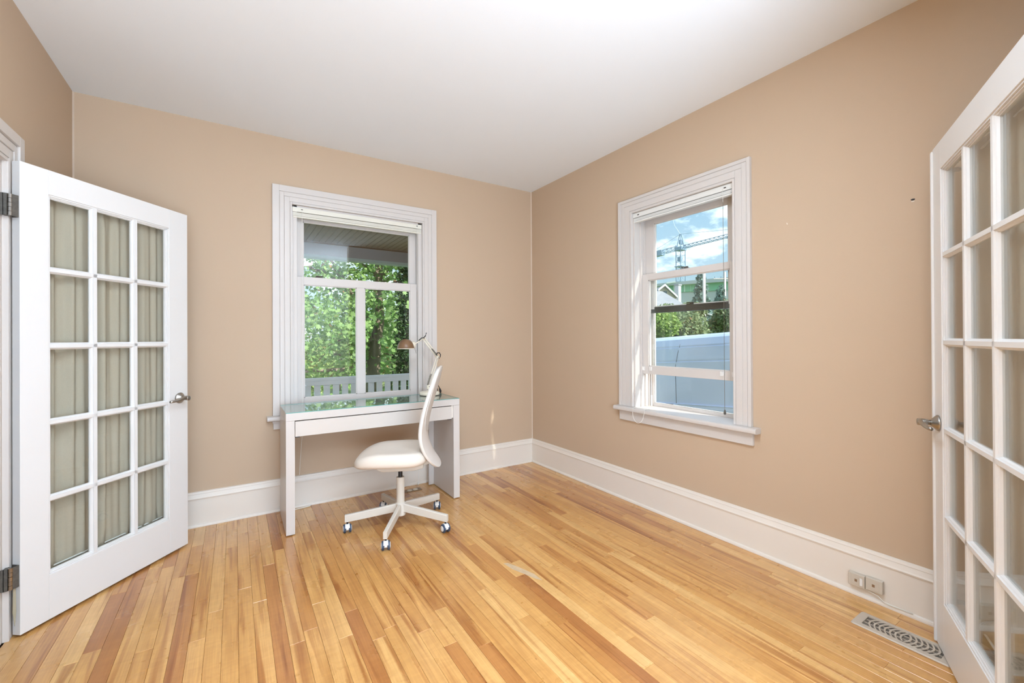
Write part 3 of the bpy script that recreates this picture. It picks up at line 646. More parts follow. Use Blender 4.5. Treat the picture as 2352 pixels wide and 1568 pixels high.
bm = new(); lathe(bm, [(0.006, -0.010), (0.017, -0.008), (0.019, 0.0), (0.015, 0.008), (0.004, 0.010)], 16, frame_to(hd_ + Vector((-0.004, 0, 0.0)), (0.9, -0.3, 0.1))); obj('swivel_knob', bm, 'black', lamp, smooth=True)
# shade: open-bottomed dome and the cream socket cup behind it
bm = new(); sc = Lp(-1.378, 1.157); R0 = 0.066; prof = []
for i in range(11):
    a = rad(2 + 86 * i / 10); prof.append((R0 * math.cos(a) ** 0.92, 0.076 * math.sin(a)))
inner = [(max(0.001, r - 0.0025), z - 0.002) for r, z in prof][::-1]
lathe(bm, prof + inner, 36, Matrix.Translation(sc)); sh = obj('lamp_shade', bm, 'brown', lamp, smooth=True)
bm = new(); lathe(bm, [(R0 + 0.0015, -0.002), (R0 + 0.002, 0.003), (R0 - 0.004, 0.004), (R0 - 0.004, -0.002)], 36, Matrix.Translation(sc)); obj('shade_rim', bm, 'cream', sh, smooth=True)
bm = new(); lathe(bm, [(0.012, -0.03), (0.026, -0.028), (0.029, -0.01), (0.029, 0.014), (0.020, 0.020), (0.006, 0.022)], 24, frame_to(Lp(-1.322, 1.186), (1, 0, 0.1))); obj('socket_cup', bm, 'cream', lamp, smooth=True)
bm = new(); tube(bm, [Lp(-1.312, 1.165, -0.02), Lp(-1.300, 1.118, -0.022)], 0.0018, 6); obj('switch_stem', bm, 'steel', lamp)
bm = new(); tube(bm, [(LX + 0.086, LY + 0.03, DZ + 0.012), (-1.098, -0.165, 0.850), (-1.082, -0.150, 0.846), (-1.066, -0.140, 0.822), (-1.058, -0.135, 0.806)], 0.0032, 8)
lc = tag(obj('lamp_cable', bm, 'black', smooth=True), 'short black lamp cable with plug curling beside the desk lamp', 'cable')
bm = new(); tube(bm, [(-1.060, -0.136, 0.812), (-1.052, -0.131, 0.792), (-1.049, -0.128, 0.775)], [0.006, 0.010, 0.006], 10); obj('plug', bm, 'black', lc)

# ================================================================== SWIVEL CHAIR
CX, CY = -1.600, -0.735
dv = Vector((-0.905, 0.425, 0)).normalized(); rzc = math.atan2(dv.y, dv.x)
ch = empty('swivel_chair', (CX, CY, 0), rzc); tag(ch, 'off-white swivel office chair on casters in front of the desk', 'chair')
# local frame: +x = facing, z up
# --- star base
bm = new(); lathe(bm, [(0.030, 0.070), (0.034, 0.074), (0.034, 0.150), (0.0265, 0.156), (0.0265, 0.318), (0.025, 0.322), (0.016, 0.322)], 28); obj('column', bm, 'beigemetal', ch, smooth=False, bevel=0.001)
bm = new(); lathe(bm, [(0.014, 0.30), (0.014, 0.40)], 20); obj('gas_lift', bm, 'black', ch, smooth=False)
bm = new()
A = []
L0, L1 = 0.026, 0.345
def legsec(x, w, zt, zb):
    r_ = 0.35 * w; return [(x, -w, zb), (x, w, zb), (x, w, zt - r_), (x, w - r_, zt), (x, -w + r_, zt), (x, -w, zt - r_)]
secs = [legsec(L0, 0.0125, 0.150, 0.098), legsec(0.15, 0.0125, 0.135, 0.086), legsec(L1, 0.0120, 0.113, 0.068)]
vr = [[bm.verts.new(p) for p in s] for s in secs]
for q in range(2):
    for k in range(6): bm.faces.new((vr[q][k], vr[q][(k + 1) % 6], vr[q + 1][(k + 1) % 6], vr[q + 1][k]))
bm.faces.new(vr[0][::-1]); bm.faces.new(vr[-1])
leg0 = obj('leg', bm, 'beigemetal', ch, bevel=0.0012)
def make_caster():
    bm = new()
    prof = [(-0.026 * math.cos(rad(a)), 0.027 + 0.027 * math.sin(rad(a))) for a in range(0, 181, 15)] + [(0.020, 0.020), (-0.020, 0.020)]
    prism(bm, [(p[0], p[1]) for p in prof], 'x', -0.008, 0.008)
    h = obj('caster', bm, 'whitep', None, bevel=0.001)
    bm = new(); tube(bm, [(0, 0, 0.05), (0, 0, 0.072)], 0.006, 10); st = obj('stem', bm, 'black', h)
    bm = new()
    prism(bm, [(-0.029 * math.cos(rad(a)), 0.027 + 0.029 * math.sin(rad(a))) for a in range(20, 161, 14)] + [(0.022 * math.cos(rad(a)), 0.027 + 0.022 * math.sin(rad(a))) for a in range(20, 161, 14)], 'x', -0.0135, 0.0135)
    hood = obj('hood', bm, 'whitep', h, bevel=0.001)
    for s in (-1, 1):
        bm = new(); lathe(bm, [(0.006, -0.007), (0.0235, -0.007), (0.0265, -0.005), (0.0265, 0.005), (0.0235, 0.007), (0.006, 0.007)], 24, frame_to((s * 0.0165, 0, 0.0265), (1, 0, 0))); w = obj('wheel', bm, 'navy', h)
        bm = new(); lathe(bm, [(0.004, 0.0), (0.0175, 0.0), (0.0165, 0.0025), (0.004, 0.003)], 20, frame_to((s * 0.0235, 0, 0.0265), (s, 0, 0))); obj('wheel_cap', bm, 'whitep', h)
    return h
cast0 = make_caster()
world_angles = [93, 165, 237, 309, 21]; cast_rot = [-30, -8, -16, 4, -22]
first = True
for wa, cr_ in zip(world_angles, cast_rot):
    la = rad(wa) - rzc
    p = (0.330 * math.cos(la), 0.330 * math.sin(la), 0.0)
    if first:
        leg0.rotation_euler = (0, 0, la); cast0.parent = ch; cast0.location = p; cast0.rotation_euler = (0, 0, rad(cr_) - rzc); first = False
    else:
        dup(leg0, ch, rot=(0, 0, la))
        c = dup(cast0, ch, p, (0, 0, rad(cr_) - rzc))
        for k in list(cast0.children): dup(k, c)
# --- seat
def superell(a, n): 
    c, s = math.cos(a), math.sin(a); return (abs(c) ** (2 / n)) * (1 if c >= 0 else -1), (abs(s) ** (2 / n)) * (1 if s >= 0 else -1)
bm = new(); seg = 56; rings = []
prof = [(0.70, 0.430), (0.93, 0.438), (0.985, 0.450), (1.0, 0.468), (0.985, 0.490), (0.94, 0.506), (0.82, 0.513), (0.6, 0.513), (0.35, 0.511), (0.12, 0.510)]
for sc_, z in prof:
    ring = []
    for k in range(seg):
        ex, ey = superell(2 * math.pi * k / seg, 3.5)
        x = 0.046 + 0.234 * ex * sc_; y = 0.225 * ey * sc_ * (1.0 - 0.06 * ex)
        f = max(0, (x - 0.10) / 0.18); zz = z - 0.040 * f ** 2 * (1 if z > 0.46 else 0.5)
        zz += 0.012 * (abs(y) / 0.225) ** 3 * (1 if z > 0.49 else 0)
        ring.append(bm.verts.new((x, y, zz)))
    rings.append(ring)
for q in range(len(rings) - 1):
    for k in range(seg): bm.faces.new((rings[q][k], rings[q][(k + 1) % seg], rings[q + 1][(k + 1) % seg], rings[q + 1][k]))
bm.faces.new(rings[0][::-1]); bm.faces.new(rings[-1])
st = obj('seat', bm, 'seat', ch, smooth=True)
bm = new(); prism(bm, [(-0.155, 0.392), (-0.10, 0.378), (0.10, 0.376), (0.13, 0.386), (0.165, 0.415), (0.165, 0.432), (-0.155, 0.438)], 'y', -0.075, 0.075); obj('seat_mechanism', bm, 'beigemetal', ch, bevel=0.006, seg=3)
bm = new(); prism(bm, [(-0.150, 0.398), (-0.150, 0.432), (-0.215, 0.470), (-0.228, 0.452), (-0.19, 0.412)], 'y', -0.045, 0.045); obj('back_bracket', bm, 'beigemetal', ch, bevel=0.003)
bm = new(); tube(bm, [(0.02, -0.07, 0.402), (0.02, -0.19, 0.396)], 0.005, 8); bx(bm, 0.005, 0.035, -0.215, -0.185, 0.391, 0.400); obj('height_lever', bm, 'beigemetal', ch, bevel=0.001)
# --- backrest: S-curved shell with upholstered front
PR = [(1.052, 0.268), (1.02, 0.262), (0.95, 0.245), (0.87, 0.222), (0.78, 0.196), (0.70, 0.178), (0.63, 0.170), (0.57, 0.174), (0.51, 0.192), (0.46, 0.217), (0.42, 0.242), (0.398, 0.256)]
def prof_b(t):   # t 0 top .. 1 bottom
    x = t * (len(PR) - 1); i = min(int(x), len(PR) - 2); f = x - i
    p0, p1, p2, p3 = PR[max(i - 1, 0)], PR[i], PR[i + 1], PR[min(i + 2, len(PR) - 1)]
    def c(a, b, c_, d): return 0.5 * (2 * b + (c_ - a) * f + (2 * a - 5 * b + 4 * c_ - d) * f * f + (3 * b - a - 3 * c_ + d) * f ** 3)
    return c(p0[0], p1[0], p2[0], p3[0]), c(p0[1], p1[1], p2[1], p3[1])
def back_sheet(bm, inset, off0, off1, ts, te, puff=0.0):
    nu, nv = 18, 40; grids = []
    for off in (off0, off1):
        G = []
        for j in range(nv + 1):
            v = -1 + 2 * j / nv; v = math.sin(v * math.pi / 2); t = ts + (te - ts) * (v + 1) / 2
            z, b = prof_b(t)
            vv = (t - 0.5) * 2
            wmax = 0.205 * (0.93 + 0.07 * math.cos(t * 3)) - inset
            w = wmax * max(0.0, 1 - min(1, abs(v)) ** 3.2) ** (1 / 2.6)
            row = []
            for i in range(nu + 1):
                u = -1 + 2 * i / nu
                y = u * max(w, 0.0006)
                fwd = 0.030 * (y / 0.2) ** 2
                pf = puff * (1 - u * u) * (1 - v * v) if off == off1 else 0
                row.append(bm.verts.new((-b + fwd + off + pf, y, z)))
            G.append(row)
        grids.append(G)
    for g in grids:
        for j in range(nv):
            for i in range(nu): bm.faces.new((g[j][i], g[j][i + 1], g[j + 1][i + 1], g[j + 1][i]))
    g0, g1 = grids
    for j in range(nv):
        bm.faces.new((g0[j][0], g0[j + 1][0], g1[j + 1][0], g1[j][0])); bm.faces.new((g0[j][nu], g1[j][nu], g1[j + 1][nu], g0[j + 1][nu]))
    for i in range(nu):
        bm.faces.new((g0[0][i], g1[0][i], g1[0][i + 1], g0[0][i + 1])); bm.faces.new((g0[nv][i], g0[nv][i + 1], g1[nv][i + 1], g1[nv][i]))
bm = new(); back_sheet(bm, 0.0, -0.011, 0.004, 0.0, 1.0); bk = obj('backrest', bm, 'shell', ch, smooth=True, bevel=0.003)
bm = new(); back_sheet(bm, 0.006, 0.004, 0.013, 0.015, 0.985, 0.004); obj('back_upholstery', bm, 'backfab', bk, smooth=True)
bm = new(); back_sheet(bm, 0.020, -0.0135, -0.010, 0.04, 0.55); obj('back_panel', bm, 'backfab', bk, smooth=True)

# ================================================================== FLOOR REGISTER
rg = empty('floor_register', (-0.2225, -2.915, 0)); tag(rg, 'taupe metal floor vent with curved slots beside the right baseboard', 'floor vent')
RL, RW = 0.157, 0.064        # half length (y), half width (x)
NS = 14; ya, yb = -0.123, 0.118; pitch = (yb - ya) / NS
def arc(y): # slot edge curvature: bows away from the middle ring
    return 0.0
bm = new()
def rrect(hx, hy, r, z, n=5):
    out = []
    for cx, cy, a0 in ((hx - r, hy - r, 0), (-hx + r, hy - r, 90), (-hx + r, -hy + r, 180), (hx - r, -hy + r, 270)):
        for k in range(n + 1):
            a = rad(a0 + 90 * k / n); out.append((cx + r * math.cos(a), cy + r * math.sin(a), z))
    return out
# rim: outer sloped border around the slotted field
o1 = rrect(RW, RL, 0.012, 0.0008); o2 = rrect(RW - 0.004, RL - 0.004, 0.010, 0.0055); i1 = rrect(0.040, 0.124, 0.004, 0.0062); i2 = rrect(0.040, 0.124, 0.004, 0.0015)
R4 = [[bm.verts.new(p) for p in q] for q in (o1, o2, i1, i2)]; n_ = len(o1)
for q in range(3):
    for k in range(n_): bm.faces.new((R4[q][k], R4[q][(k + 1) % n_], R4[q + 1][(k + 1) % n_], R4[q + 1][k]))
obj('rim', bm, 'register', rg, smooth=False)
bm = new(); bx(bm, -0.041, 0.041, -0.125, 0.125, 0.0006, 0.0012); obj('damper_plate', bm, 'regdark', rg)
for k in range(1, NS):
    y0 = ya + k * pitch; bow = -1 if y0 > -0.005 else 1
    bm = new(); m_ = 10; pts = []
    for i in range(m_ + 1):
        s = -1 + 2 * i / m_; pts.append((0.0402 * s, y0 + bow * 0.016 * (s * s) - bow * 0.006, 0.0))
    w = 0.0037
    A_ = [[bm.verts.new((p[0], p[1] + dy, z)) for (dy, z) in ((-w, 0.0035), (w, 0.0035), (w * 0.8, 0.0066), (-w * 0.8, 0.0066))] for p in pts]
    for q in range(m_):
        for e in range(4): bm.faces.new((A_[q][e], A_[q][(e + 1) % 4], A_[q + 1][(e + 1) % 4], A_[q + 1][e]))
    bm.faces.new(A_[0][::-1]); bm.faces.new(A_[-1]); obj('louver', bm, 'register', rg)
for x in (-0.014, 0.013):
    bm = new(); bx(bm, x - 0.0012, x + 0.0012, -0.122, 0.122, 0.0015, 0.0045); obj('cross_rib', bm, 'register', rg)

# ================================================================== JACKS, OUTLETS, CABLES
def jack(name, yc, zc, white, label):
    e = empty(name, (-0.019, yc, zc)); tag(e, label, 'phone jack', 'surface jacks on the right baseboard')
    bm = new(); bx(bm, -0.024, 0, -0.032, 0.032, -0.030, 0.030); obj('box', bm, 'almond', e, bevel=0.003)
    bm = new(); bx(bm, -0.0252, -0.0238, -0.012 if white else -0.020, 0.020 if white else 0.014, -0.022, 0.020); bz = obj('cover', bm, 'almond', e, bevel=0.0006)
    bm = new(); bx(bm, -0.0262, -0.0250, -0.004, 0.006, -0.006, 0.006); obj('socket', bm, 'brass', bz)
    if white:
        bm = new(); bx(bm, -0.0258, -0.0238, -0.024, -0.014, -0.018, 0.016); obj('label_window', bm, 'whitep', e, bevel=0.0006)
    return e
jack('phone_jack', -2.700, 0.078, True, 'almond wall jack with white slot, farther one of the pair')
jack('phone_jack', -2.7665, 0.083, False, 'almond wall jack without white slot, nearer the right door')
bm = new(); tube(bm, [(-0.022, -2.715, 0.050), (-0.034, -2.745, 0.046), (-0.035, -2.780, 0.040), (-0.036, -2.800, 0.024), (-0.036, -2.83, 0.022), (-0.030, -2.90, 0.021)], 0.0022, 7)
tag(obj('jack_wire', bm, 'cord', smooth=True), 'thin cream wire running from the jacks along the baseboard', 'wire')
fo = empty('floor_outlet', (-1.304, -0.145, 0)); tag(fo, 'bronze floor outlet plate behind the chair, against the baseboard', 'outlet')
bm = new(); bx(bm, -0.070, 0.070, -0.030, 0.030, 0.0005, 0.004); obj('plate', bm, 'brass', fo, bevel=0.001)
for x in (-0.026, 0.022):
    bm = new(); lathe(bm, [(0.020, 0.004), (0.020, 0.006), (0.017, 0.007), (0.005, 0.007)], 20, Matrix.Translation((x, 0, 0))); obj('receptacle', bm, 'cream', fo)
bm = new(); tube(bm, [(-2.19, -0.075, 0.004), (-2.14, -0.062, 0.004), (-2.09, -0.055, 0.004), (-2.06, -0.050, 0.004), (-2.045, -0.045, 0.012)], 0.003, 7)
tag(obj('floor_cable', bm, 'cord', smooth=True), 'white cable lying on the floor behind the left desk leg', 'cable')
# worn patch in the varnish
bm = new(); prism(bm, [(-1.285, -1.52), (-1.262, -1.53), (-1.235, -1.60), (-1.205, -1.70), (-1.205, -1.77), (-1.225, -1.74), (-1.245, -1.68), (-1.275, -1.60)], 'z', 0.0002, 0.0005)
o = obj('worn_patch', bm, 'wear', floor)

# ================================================================== OUTDOORS
M['porchboard'] = mat('weathered_brown_board', (0.235, 0.15, 0.085), 0.7, var=0.3, vscale=8, stretch=(6, 1, 1))
M['beam'] = mat('mauve_grey_beam_paint', (0.34, 0.30, 0.30), 0.7, var=0.04)
M['beamtrim'] = mat('pale_green_grey_trim', (0.42, 0.47, 0.45), 0.7)
M['browntrim'] = mat('brown_stained_trim', (0.15, 0.075, 0.03), 0.6)
M['rail'] = mat('white_grey_rail_paint', (0.84, 0.86, 0.89), 0.55, var=0.03)
M['deck'] = mat('grey_porch_deck', (0.52, 0.51, 0.50), 0.7, var=0.1)
M['lawn'] = mat('lawn_grass', (0.13, 0.22, 0.06), 0.9, var=0.3, vscale=1.5)
M['asphalt'] = mat('driveway_asphalt', (0.32, 0.32, 0.325), 0.9, var=0.1)
M['bark'] = mat('grey_brown_bark', (0.22, 0.175, 0.135), 0.9, var=0.45, vscale=9, bump=0.9, bscale=14, stretch=(5, 5, 0.8))
M['maple'] = leaf_mat('maple_leaf', (0.15, 0.30, 0.08), (0.38, 0.56, 0.20), (0.42, 0.24, 0.10))
M['thuja'] = leaf_mat('dark_evergreen', (0.012, 0.035, 0.012), (0.05, 0.12, 0.03), trans=0.2)
M['bushy'] = leaf_mat('yellow_green_bush', (0.16, 0.28, 0.06), (0.42, 0.52, 0.18), trans=0.4)
M['mixedtree'] = leaf_mat('autumn_touched_tree', (0.15, 0.23, 0.12), (0.36, 0.42, 0.22), (0.50, 0.32, 0.16), trans=0.35)
M['hazetree'] = leaf_mat('haze_tinted_conifer', (0.12, 0.20, 0.19), (0.26, 0.38, 0.34), trans=0.3)  # pale bluish tone carries the distance haze in the leaf colour
M['van'] = mat('blue_grey_van_paint', (0.55, 0.68, 0.92), 0.32, var=0.02, coat=0.4)
M['vandark'] = mat('dark_van_rubber', (0.05, 0.055, 0.06), 0.6)
M['vanline'] = mat('van_seam', (0.10, 0.12, 0.15), 0.6)
M['shingle'] = mat('grey_roof_shingle', (0.33, 0.33, 0.36), 0.9, var=0.2, vscale=3)
M['siding'] = mat('cream_siding', (0.66, 0.56, 0.45), 0.7)
M['whiteboard'] = mat('white_bargeboard', (0.8, 0.82, 0.84), 0.6)
M['concrete'] = mat('pale_concrete', (0.50, 0.52, 0.56), 0.8)
M['sheath'] = mat('green_sheathing', (0.24, 0.50, 0.36), 0.7, var=0.08, vscale=0.2)  # green paled and desaturated to paint in distance haze
M['pole'] = mat('pale_utility_pole', (0.62, 0.58, 0.56), 0.8)
M['crane'] = mat('grey_blue_crane_steel', (0.20, 0.31, 0.43), 0.5)
M['winglass'] = mat('dark_house_window', (0.05, 0.07, 0.09), 0.15)

bm = new(); bx(bm, -70, 320, -70, 320, -1.6, -1.25)
S(obj('ground', bm, 'lawn'), 'green lawn and ground outside the house', 'ground')
slope = math.tan(rad(3.83))
def zd(y): return -0.95 - slope * (y + 0.2)
bm = new(); vs_ = bx(bm, 1.2, 5.2, -7.0, 4.0, -1.6, 0)
for v in vs_:
    if v.co.z > -1: v.co.z = zd(v.co.y)
S(obj('driveway', bm, 'asphalt'), 'grey sloping driveway under the parked van', 'driveway')

# ------------------------------------------------------------------ porch
bm = new(); bx(bm, -5.0, 0.6, T, 2.3, -0.28, -0.16); S(obj('porch_floor', bm, 'deck'), 'grey porch floor outside the desk window', 'porch floor')
PZ = 2.405
pc = empty('porch_ceiling', (0, T, PZ)); S(pc, 'weathered brown board ceiling of the porch outside the desk window', 'porch ceiling')
bm = new(); bx(bm, -5.0, 0.6, 0, 2.3, 0.02, 0.08); obj('ceiling_backing', bm, 'browntrim', pc)
for i in range(51):
    x = -2.9 + i * 0.0685
    bm = new(); prism(bm, [(x, 0.0), (x + 0.0575, 0.0), (x + 0.0625, 0.007), (x + 0.0625, 0.02), (x - 0.005, 0.02), (x - 0.005, 0.007)], 'y', 0.0, 1.86); obj('board', bm, 'porchboard', pc)
pb = empty('porch_beam', (0, 2.08, 0)); tag(pb, 'mauve grey porch beam under the brown board ceiling', 'beam')
bm = new(); bx(bm, -5.0, 0.6, 0, 0.16, 2.255, 2.415); obj('beam_face', bm, 'beam', pb)
bm = new(); bx(bm, -5.0, 0.6, 0.012, 0.15, 2.222, 2.255); obj('beam_soffit', bm, 'beamtrim', pb)
bm = new(); prism(bm, [(0.0, 2.390), (-0.020, 2.404), (0.0, 2.404)], 'x', -5.0, 2.0); obj('cove_strip', bm, 'browntrim', pb)
pr_ = empty('porch_railing', (0, 2.0, 0)); tag(pr_, 'white grey porch railing with wide flat balusters outside the desk window', 'railing')
bm = new(); bx(bm, -4.6, 0.5, -0.055, 0.055, 0.742, 0.774); bx(bm, -4.6, 0.5, -0.045, -0.020, 0.690, 0.742); obj('top_rail', bm, 'rail', pr_, bevel=0.004)
bm = new(); bx(bm, -4.6, 0.5, -0.030, 0.030, 0.00, 0.05); obj('bottom_rail', bm, 'rail', pr_, bevel=0.003)
bal = None
for i in range(27):
    x = -2.30 + 0.1043 * (i) - 0.0275
    if bal is None:
        bm = new(); bx(bm, -0.035, 0.035, -0.018, 0.004, -0.03, 0.70); bal = obj('baluster', bm, 'rail', pr_, bevel=0.002); bal.location = (x, 0, 0)
    else: dup(bal, pr_, (x, 0, 0))
for x in (-4.55, 0.45):
    bm = new(); bx(bm, x - 0.06, x + 0.06, 2.10, 2.22, -0.16, 2.222); tag(obj('porch_post', bm, 'rail', bevel=0.004), 'square white porch post at the %s end of the railing' % ('left' if x < 0 else 'right'), 'post')

# ------------------------------------------------------------------ trees
def maple_outline():
    lob = [(90, 1.0), (72, 0.55), (58, 0.62), (45, 0.95), (30, 0.55), (14, 0.52), (2, 0.78), (-20, 0.42), (-50, 0.45), (-75, 0.34)]
    pts = [(r * math.cos(rad(a)), r * math.sin(rad(a))) for a, r in lob]
    return [(x, y) for x, y in pts] + [(-x, y) for x, y in pts[:0:-1]]
LEAF = maple_outline(); NARROW = [(0, -0.5), (0.22, 0), (0, 0.6), (-0.22, 0)]; DIAM = [(0, -0.5), (0.36, 0.0), (0, 0.55), (-0.36, 0.0)]
def leaf_frames(P, tilt=0.9):
    n = len(P); nrm = RNG.normal(size=(n, 3)) * tilt + np.array([0, -0.35, 0.8]); nrm /= np.linalg.norm(nrm, axis=1)[:, None]
    t = RNG.normal(size=(n, 3)); t -= nrm * (t * nrm).sum(1)[:, None]; t /= np.linalg.norm(t, axis=1)[:, None]
    return nrm, t, np.cross(nrm, t)
def leaf_mesh(name, P, size, shape, m, parent, tilt=0.9, frames=None):
    n = len(P); nrm, t, b = frames if frames is not None else leaf_frames(P, tilt)
    size = np.broadcast_to(size, (n,)) ; k = len(shape); s = np.array(shape)
    V = P[:, None, :] + size[:, None, None] * (s[None, :, 0, None] * t[:, None, :] + s[None, :, 1, None] * b[:, None, :])
    V = V + nrm[:, None, :] * (size[:, None] * 0.18 * (s[:, 0] ** 2)[None, :])[:, :, None]
    V = V.reshape(-1, 3); me = bpy.data.meshes.new(name)
    me.vertices.add(n * k); me.vertices.foreach_set('co', V.ravel())
    me.loops.add(n * k); me.loops.foreach_set('vertex_index', np.arange(n * k, dtype=np.int32))
    me.polygons.add(n); me.polygons.foreach_set('loop_start', np.arange(0, n * k, k, dtype=np.int32)); me.polygons.foreach_set('loop_total', np.full(n, k, dtype=np.int32))
    me.update(calc_edges=True); me.materials.append(M[m])
    o = bpy.data.objects.new(name, me); COL.objects.link(o); o.parent = parent; o['kind'] = 'stuff'
    return o
def blob_points(c, r, n, shell=0.55):
    d = RNG.normal(size=(n, 3)); d /= np.linalg.norm(d, axis=1)[:, None]
    rr = (shell + (1 - shell) * RNG.random(n))[:, None]
    return np.array(c) + d * rr * np.array(r)
def proj_np(P):
    d = P - np.array(CAM); z = d @ np.array(FW); return 1176 + FPX * (d @ np.array(RT)) / z, 773.37 - FPX * (d @ np.array(UP)) / z, z
GZ = -1.25
def limb(bm, pix, r0, r1, seg=8):
    pts = [at(*p) for p in pix]; fine = []
    for i in range(len(pts) - 1):
        for f in (0, 0.33, 0.67): fine.append(pts[i].lerp(pts[i + 1], f) + Vector((random.uniform(-1, 1), random.uniform(-1, 1), random.uniform(-1, 1))) * 0.02)
    fine.append(pts[-1]); n = len(fine)
    tube(bm, fine, [r0 + (r1 - r0) * i / (n - 1) for i in range(n)], seg)

mt_base = at(857, 905, 10.0); mt_base.z = GZ
mp_ = empty('maple_tree', mt_base); tag(mp_, 'leafy green maple tree with grey trunk outside the desk window', 'tree')
def off(bm): bmesh.ops.translate(bm, vec=-mt_base, verts=bm.verts); return bm
bm = new(); b0 = mt_base + Vector((0, 0, -0.1)); pts = [b0, at(857, 900, 10), at(858, 840, 10), at(860, 795, 10), at(868, 760, 10), at(873, 735, 10), at(869, 680, 10), at(869, 630, 10.0), at(872, 590, 10), at(870, 500, 10.1), at(876, 420, 10.2)]
tube(bm, pts, [0.24, 0.165, 0.15, 0.15, 0.115, 0.105, 0.10, 0.095, 0.085, 0.075, 0.05], 14); obj('trunk', off(bm), 'bark', mp_, smooth=True)
LIMBS = [([(852, 790, 10), (847, 765, 9.8), (842, 740, 9.6), (820, 690, 9.3), (790, 650, 9.0), (740, 625, 8.7), (690, 606, 8.5), (640, 590, 8.3)], 0.085, 0.02),
 ([(846, 822, 10), (825, 833, 9.6), (800, 845, 9.2), (765, 850, 8.9), (720, 849, 8.6), (690, 854, 8.4), (640, 850, 8.2)], 0.055, 0.018),
 ([(845, 815, 10), (815, 815, 9.7), (780, 817, 9.5), (752, 811, 9.4), (725, 832, 9.3)], 0.035, 0.010),
 ([(870, 630, 10), (855, 622, 9.7), (840, 610, 9.4), (815, 602, 9.1), (790, 596, 8.8)], 0.05, 0.015),
 ([(866, 660, 10), (862, 630, 9.7), (852, 605, 9.4), (846, 585, 9.1)], 0.045, 0.018),
 ([(872, 640, 10), (888, 620, 9.9), (905, 608, 9.8), (930, 595, 9.7)], 0.055, 0.02),
 ([(870, 655, 10), (890, 640, 9.8), (912, 632, 9.7), (935, 636, 9.6)], 0.04, 0.014),
 ([(874, 818, 10), (885, 814, 9.9), (898, 814, 9.8), (912, 821, 9.7)], 0.035, 0.010),
 ([(874, 832, 10), (893, 832, 9.9), (912, 836, 9.8)], 0.022, 0.008),
 ([(790, 650, 9.0), (775, 615, 8.8), (752, 590, 8.6), (735, 560, 8.4)], 0.035, 0.012),
 ([(766, 600, 8.7), (772, 625, 8.8), (784, 642, 8.95)], 0.015, 0.02),
 ([(800, 770, 9.4), (770, 785, 9.2), (740, 800, 9.0), (715, 815, 8.9)], 0.02, 0.008),
 ([(847, 770, 9.8), (815, 765, 9.5), (785, 775, 9.3)], 0.02, 0.008)]
for pix, r0, r1 in LIMBS:
    bm = new(); limb(bm, pix, r0, r1); obj('branch', off(bm), 'bark', mp_, smooth=True)
# leaf clusters along branches and through the crown
cl = []
for pix, r0, r1 in LIMBS:
    P_ = [at(*q) for q in pix]
    for i in range(len(P_) - 1):
        for _ in range(5): cl.append(P_[i].lerp(P_[i + 1], random.random()) + Vector((random.gauss(0, .35), random.gauss(0, .35), random.gauss(0.05, .28))))
c0 = at(840, 560, 9.6)
for _ in range(330):
    d = Vector((random.gauss(0, 1), random.gauss(0, 1), random.gauss(0, 1))).normalized() * random.uniform(0.45, 1.0)
    q = c0 + Vector((d.x * 3.6, d.y * 2.4, d.z * 2.3))
    x_, y_, z_ = [float(v[0]) for v in proj_np(np.array([list(q)]))]
    if 765 < x_ < 830 and 590 < y_ < 650 and random.random() < 0.75: continue
    cl.append(q)
for _ in range(115): cl.append(at(random.uniform(640, 905), random.uniform(670, 800), random.uniform(7.6, 11.5)))
for _ in range(30): cl.append(at(random.uniform(640, 900), random.uniform(800, 870), random.uniform(8.4, 11.5)))
P = np.concatenate([np.array(list(c)) + RNG.normal(size=(22, 3)) * np.array([0.20, 0.20, 0.13]) for c in cl])
qx, qy, qz = proj_np(P)
trk = np.interp(qy, [590, 735, 760, 795, 900], [871, 873, 868, 860, 857]); wid = np.interp(qy, [590, 700, 800, 900], [9, 11, 17, 19])
cov = (np.abs(qx - trk) < wid) & (qz < 10.2) & (qy > 585) & (RNG.random(len(P)) < np.where(qy > 745, 0.93, 0.72))
low = (qy > 800) & (RNG.random(len(P)) < 0.35)
P = P[~(cov | low)]
sz = RNG.uniform(0.045, 0.085, len(P)); fr = leaf_frames(P)
px, py, pz = proj_np(P); vis = (px > 692) & (px < 945) & (py > 585) & (py < 866)
order = np.argsort(np.where(vis, pz / sz, 1e9))[:280]; mask = np.ones(len(P), bool); mask[order] = False
B = np.array(mt_base)
leaf_mesh('foliage', P[mask] - B, sz[mask], LEAF, 'maple', mp_, frames=tuple(f[mask] for f in fr))
def object_leaf_mat():
    m, nt, b, N, L = nodes_of('near_maple_leaf'); oi = N('ShaderNodeObjectInfo'); rp = N('ShaderNodeValToRGB'); L(oi.outputs['Random'], rp.inputs[0])
    rp.color_ramp.elements[0].color = (0.15, 0.30, 0.08, 1); rp.color_ramp.elements[1].position = 0.975; rp.color_ramp.elements[1].color = (0.38, 0.56, 0.20, 1)
    e = rp.color_ramp.elements.new(0.985); e.color = (0.42, 0.24, 0.10, 1)
    L(rp.outputs[0], b.inputs['Base Color']); b.inputs['Roughness'].default_value = 0.55
    tl = N('ShaderNodeBsdfTranslucent'); L(rp.outputs[0], tl.inputs[0]); mx = N('ShaderNodeMixShader'); mx.inputs[0].default_value = 0.45
    L(b.outputs[0], mx.inputs[1]); L(tl.outputs[0], mx.inputs[2]); L(mx.outputs[0], nt.nodes['Material Output'].inputs[0]); return m
M['nearleaf'] = object_leaf_mat()
lm = bpy.data.meshes.new('leaf'); lm.from_pydata([(x, y, 0.18 * x * x) for x, y in LEAF], [], [tuple(range(len(LEAF)))]); lm.materials.append(M['nearleaf'])
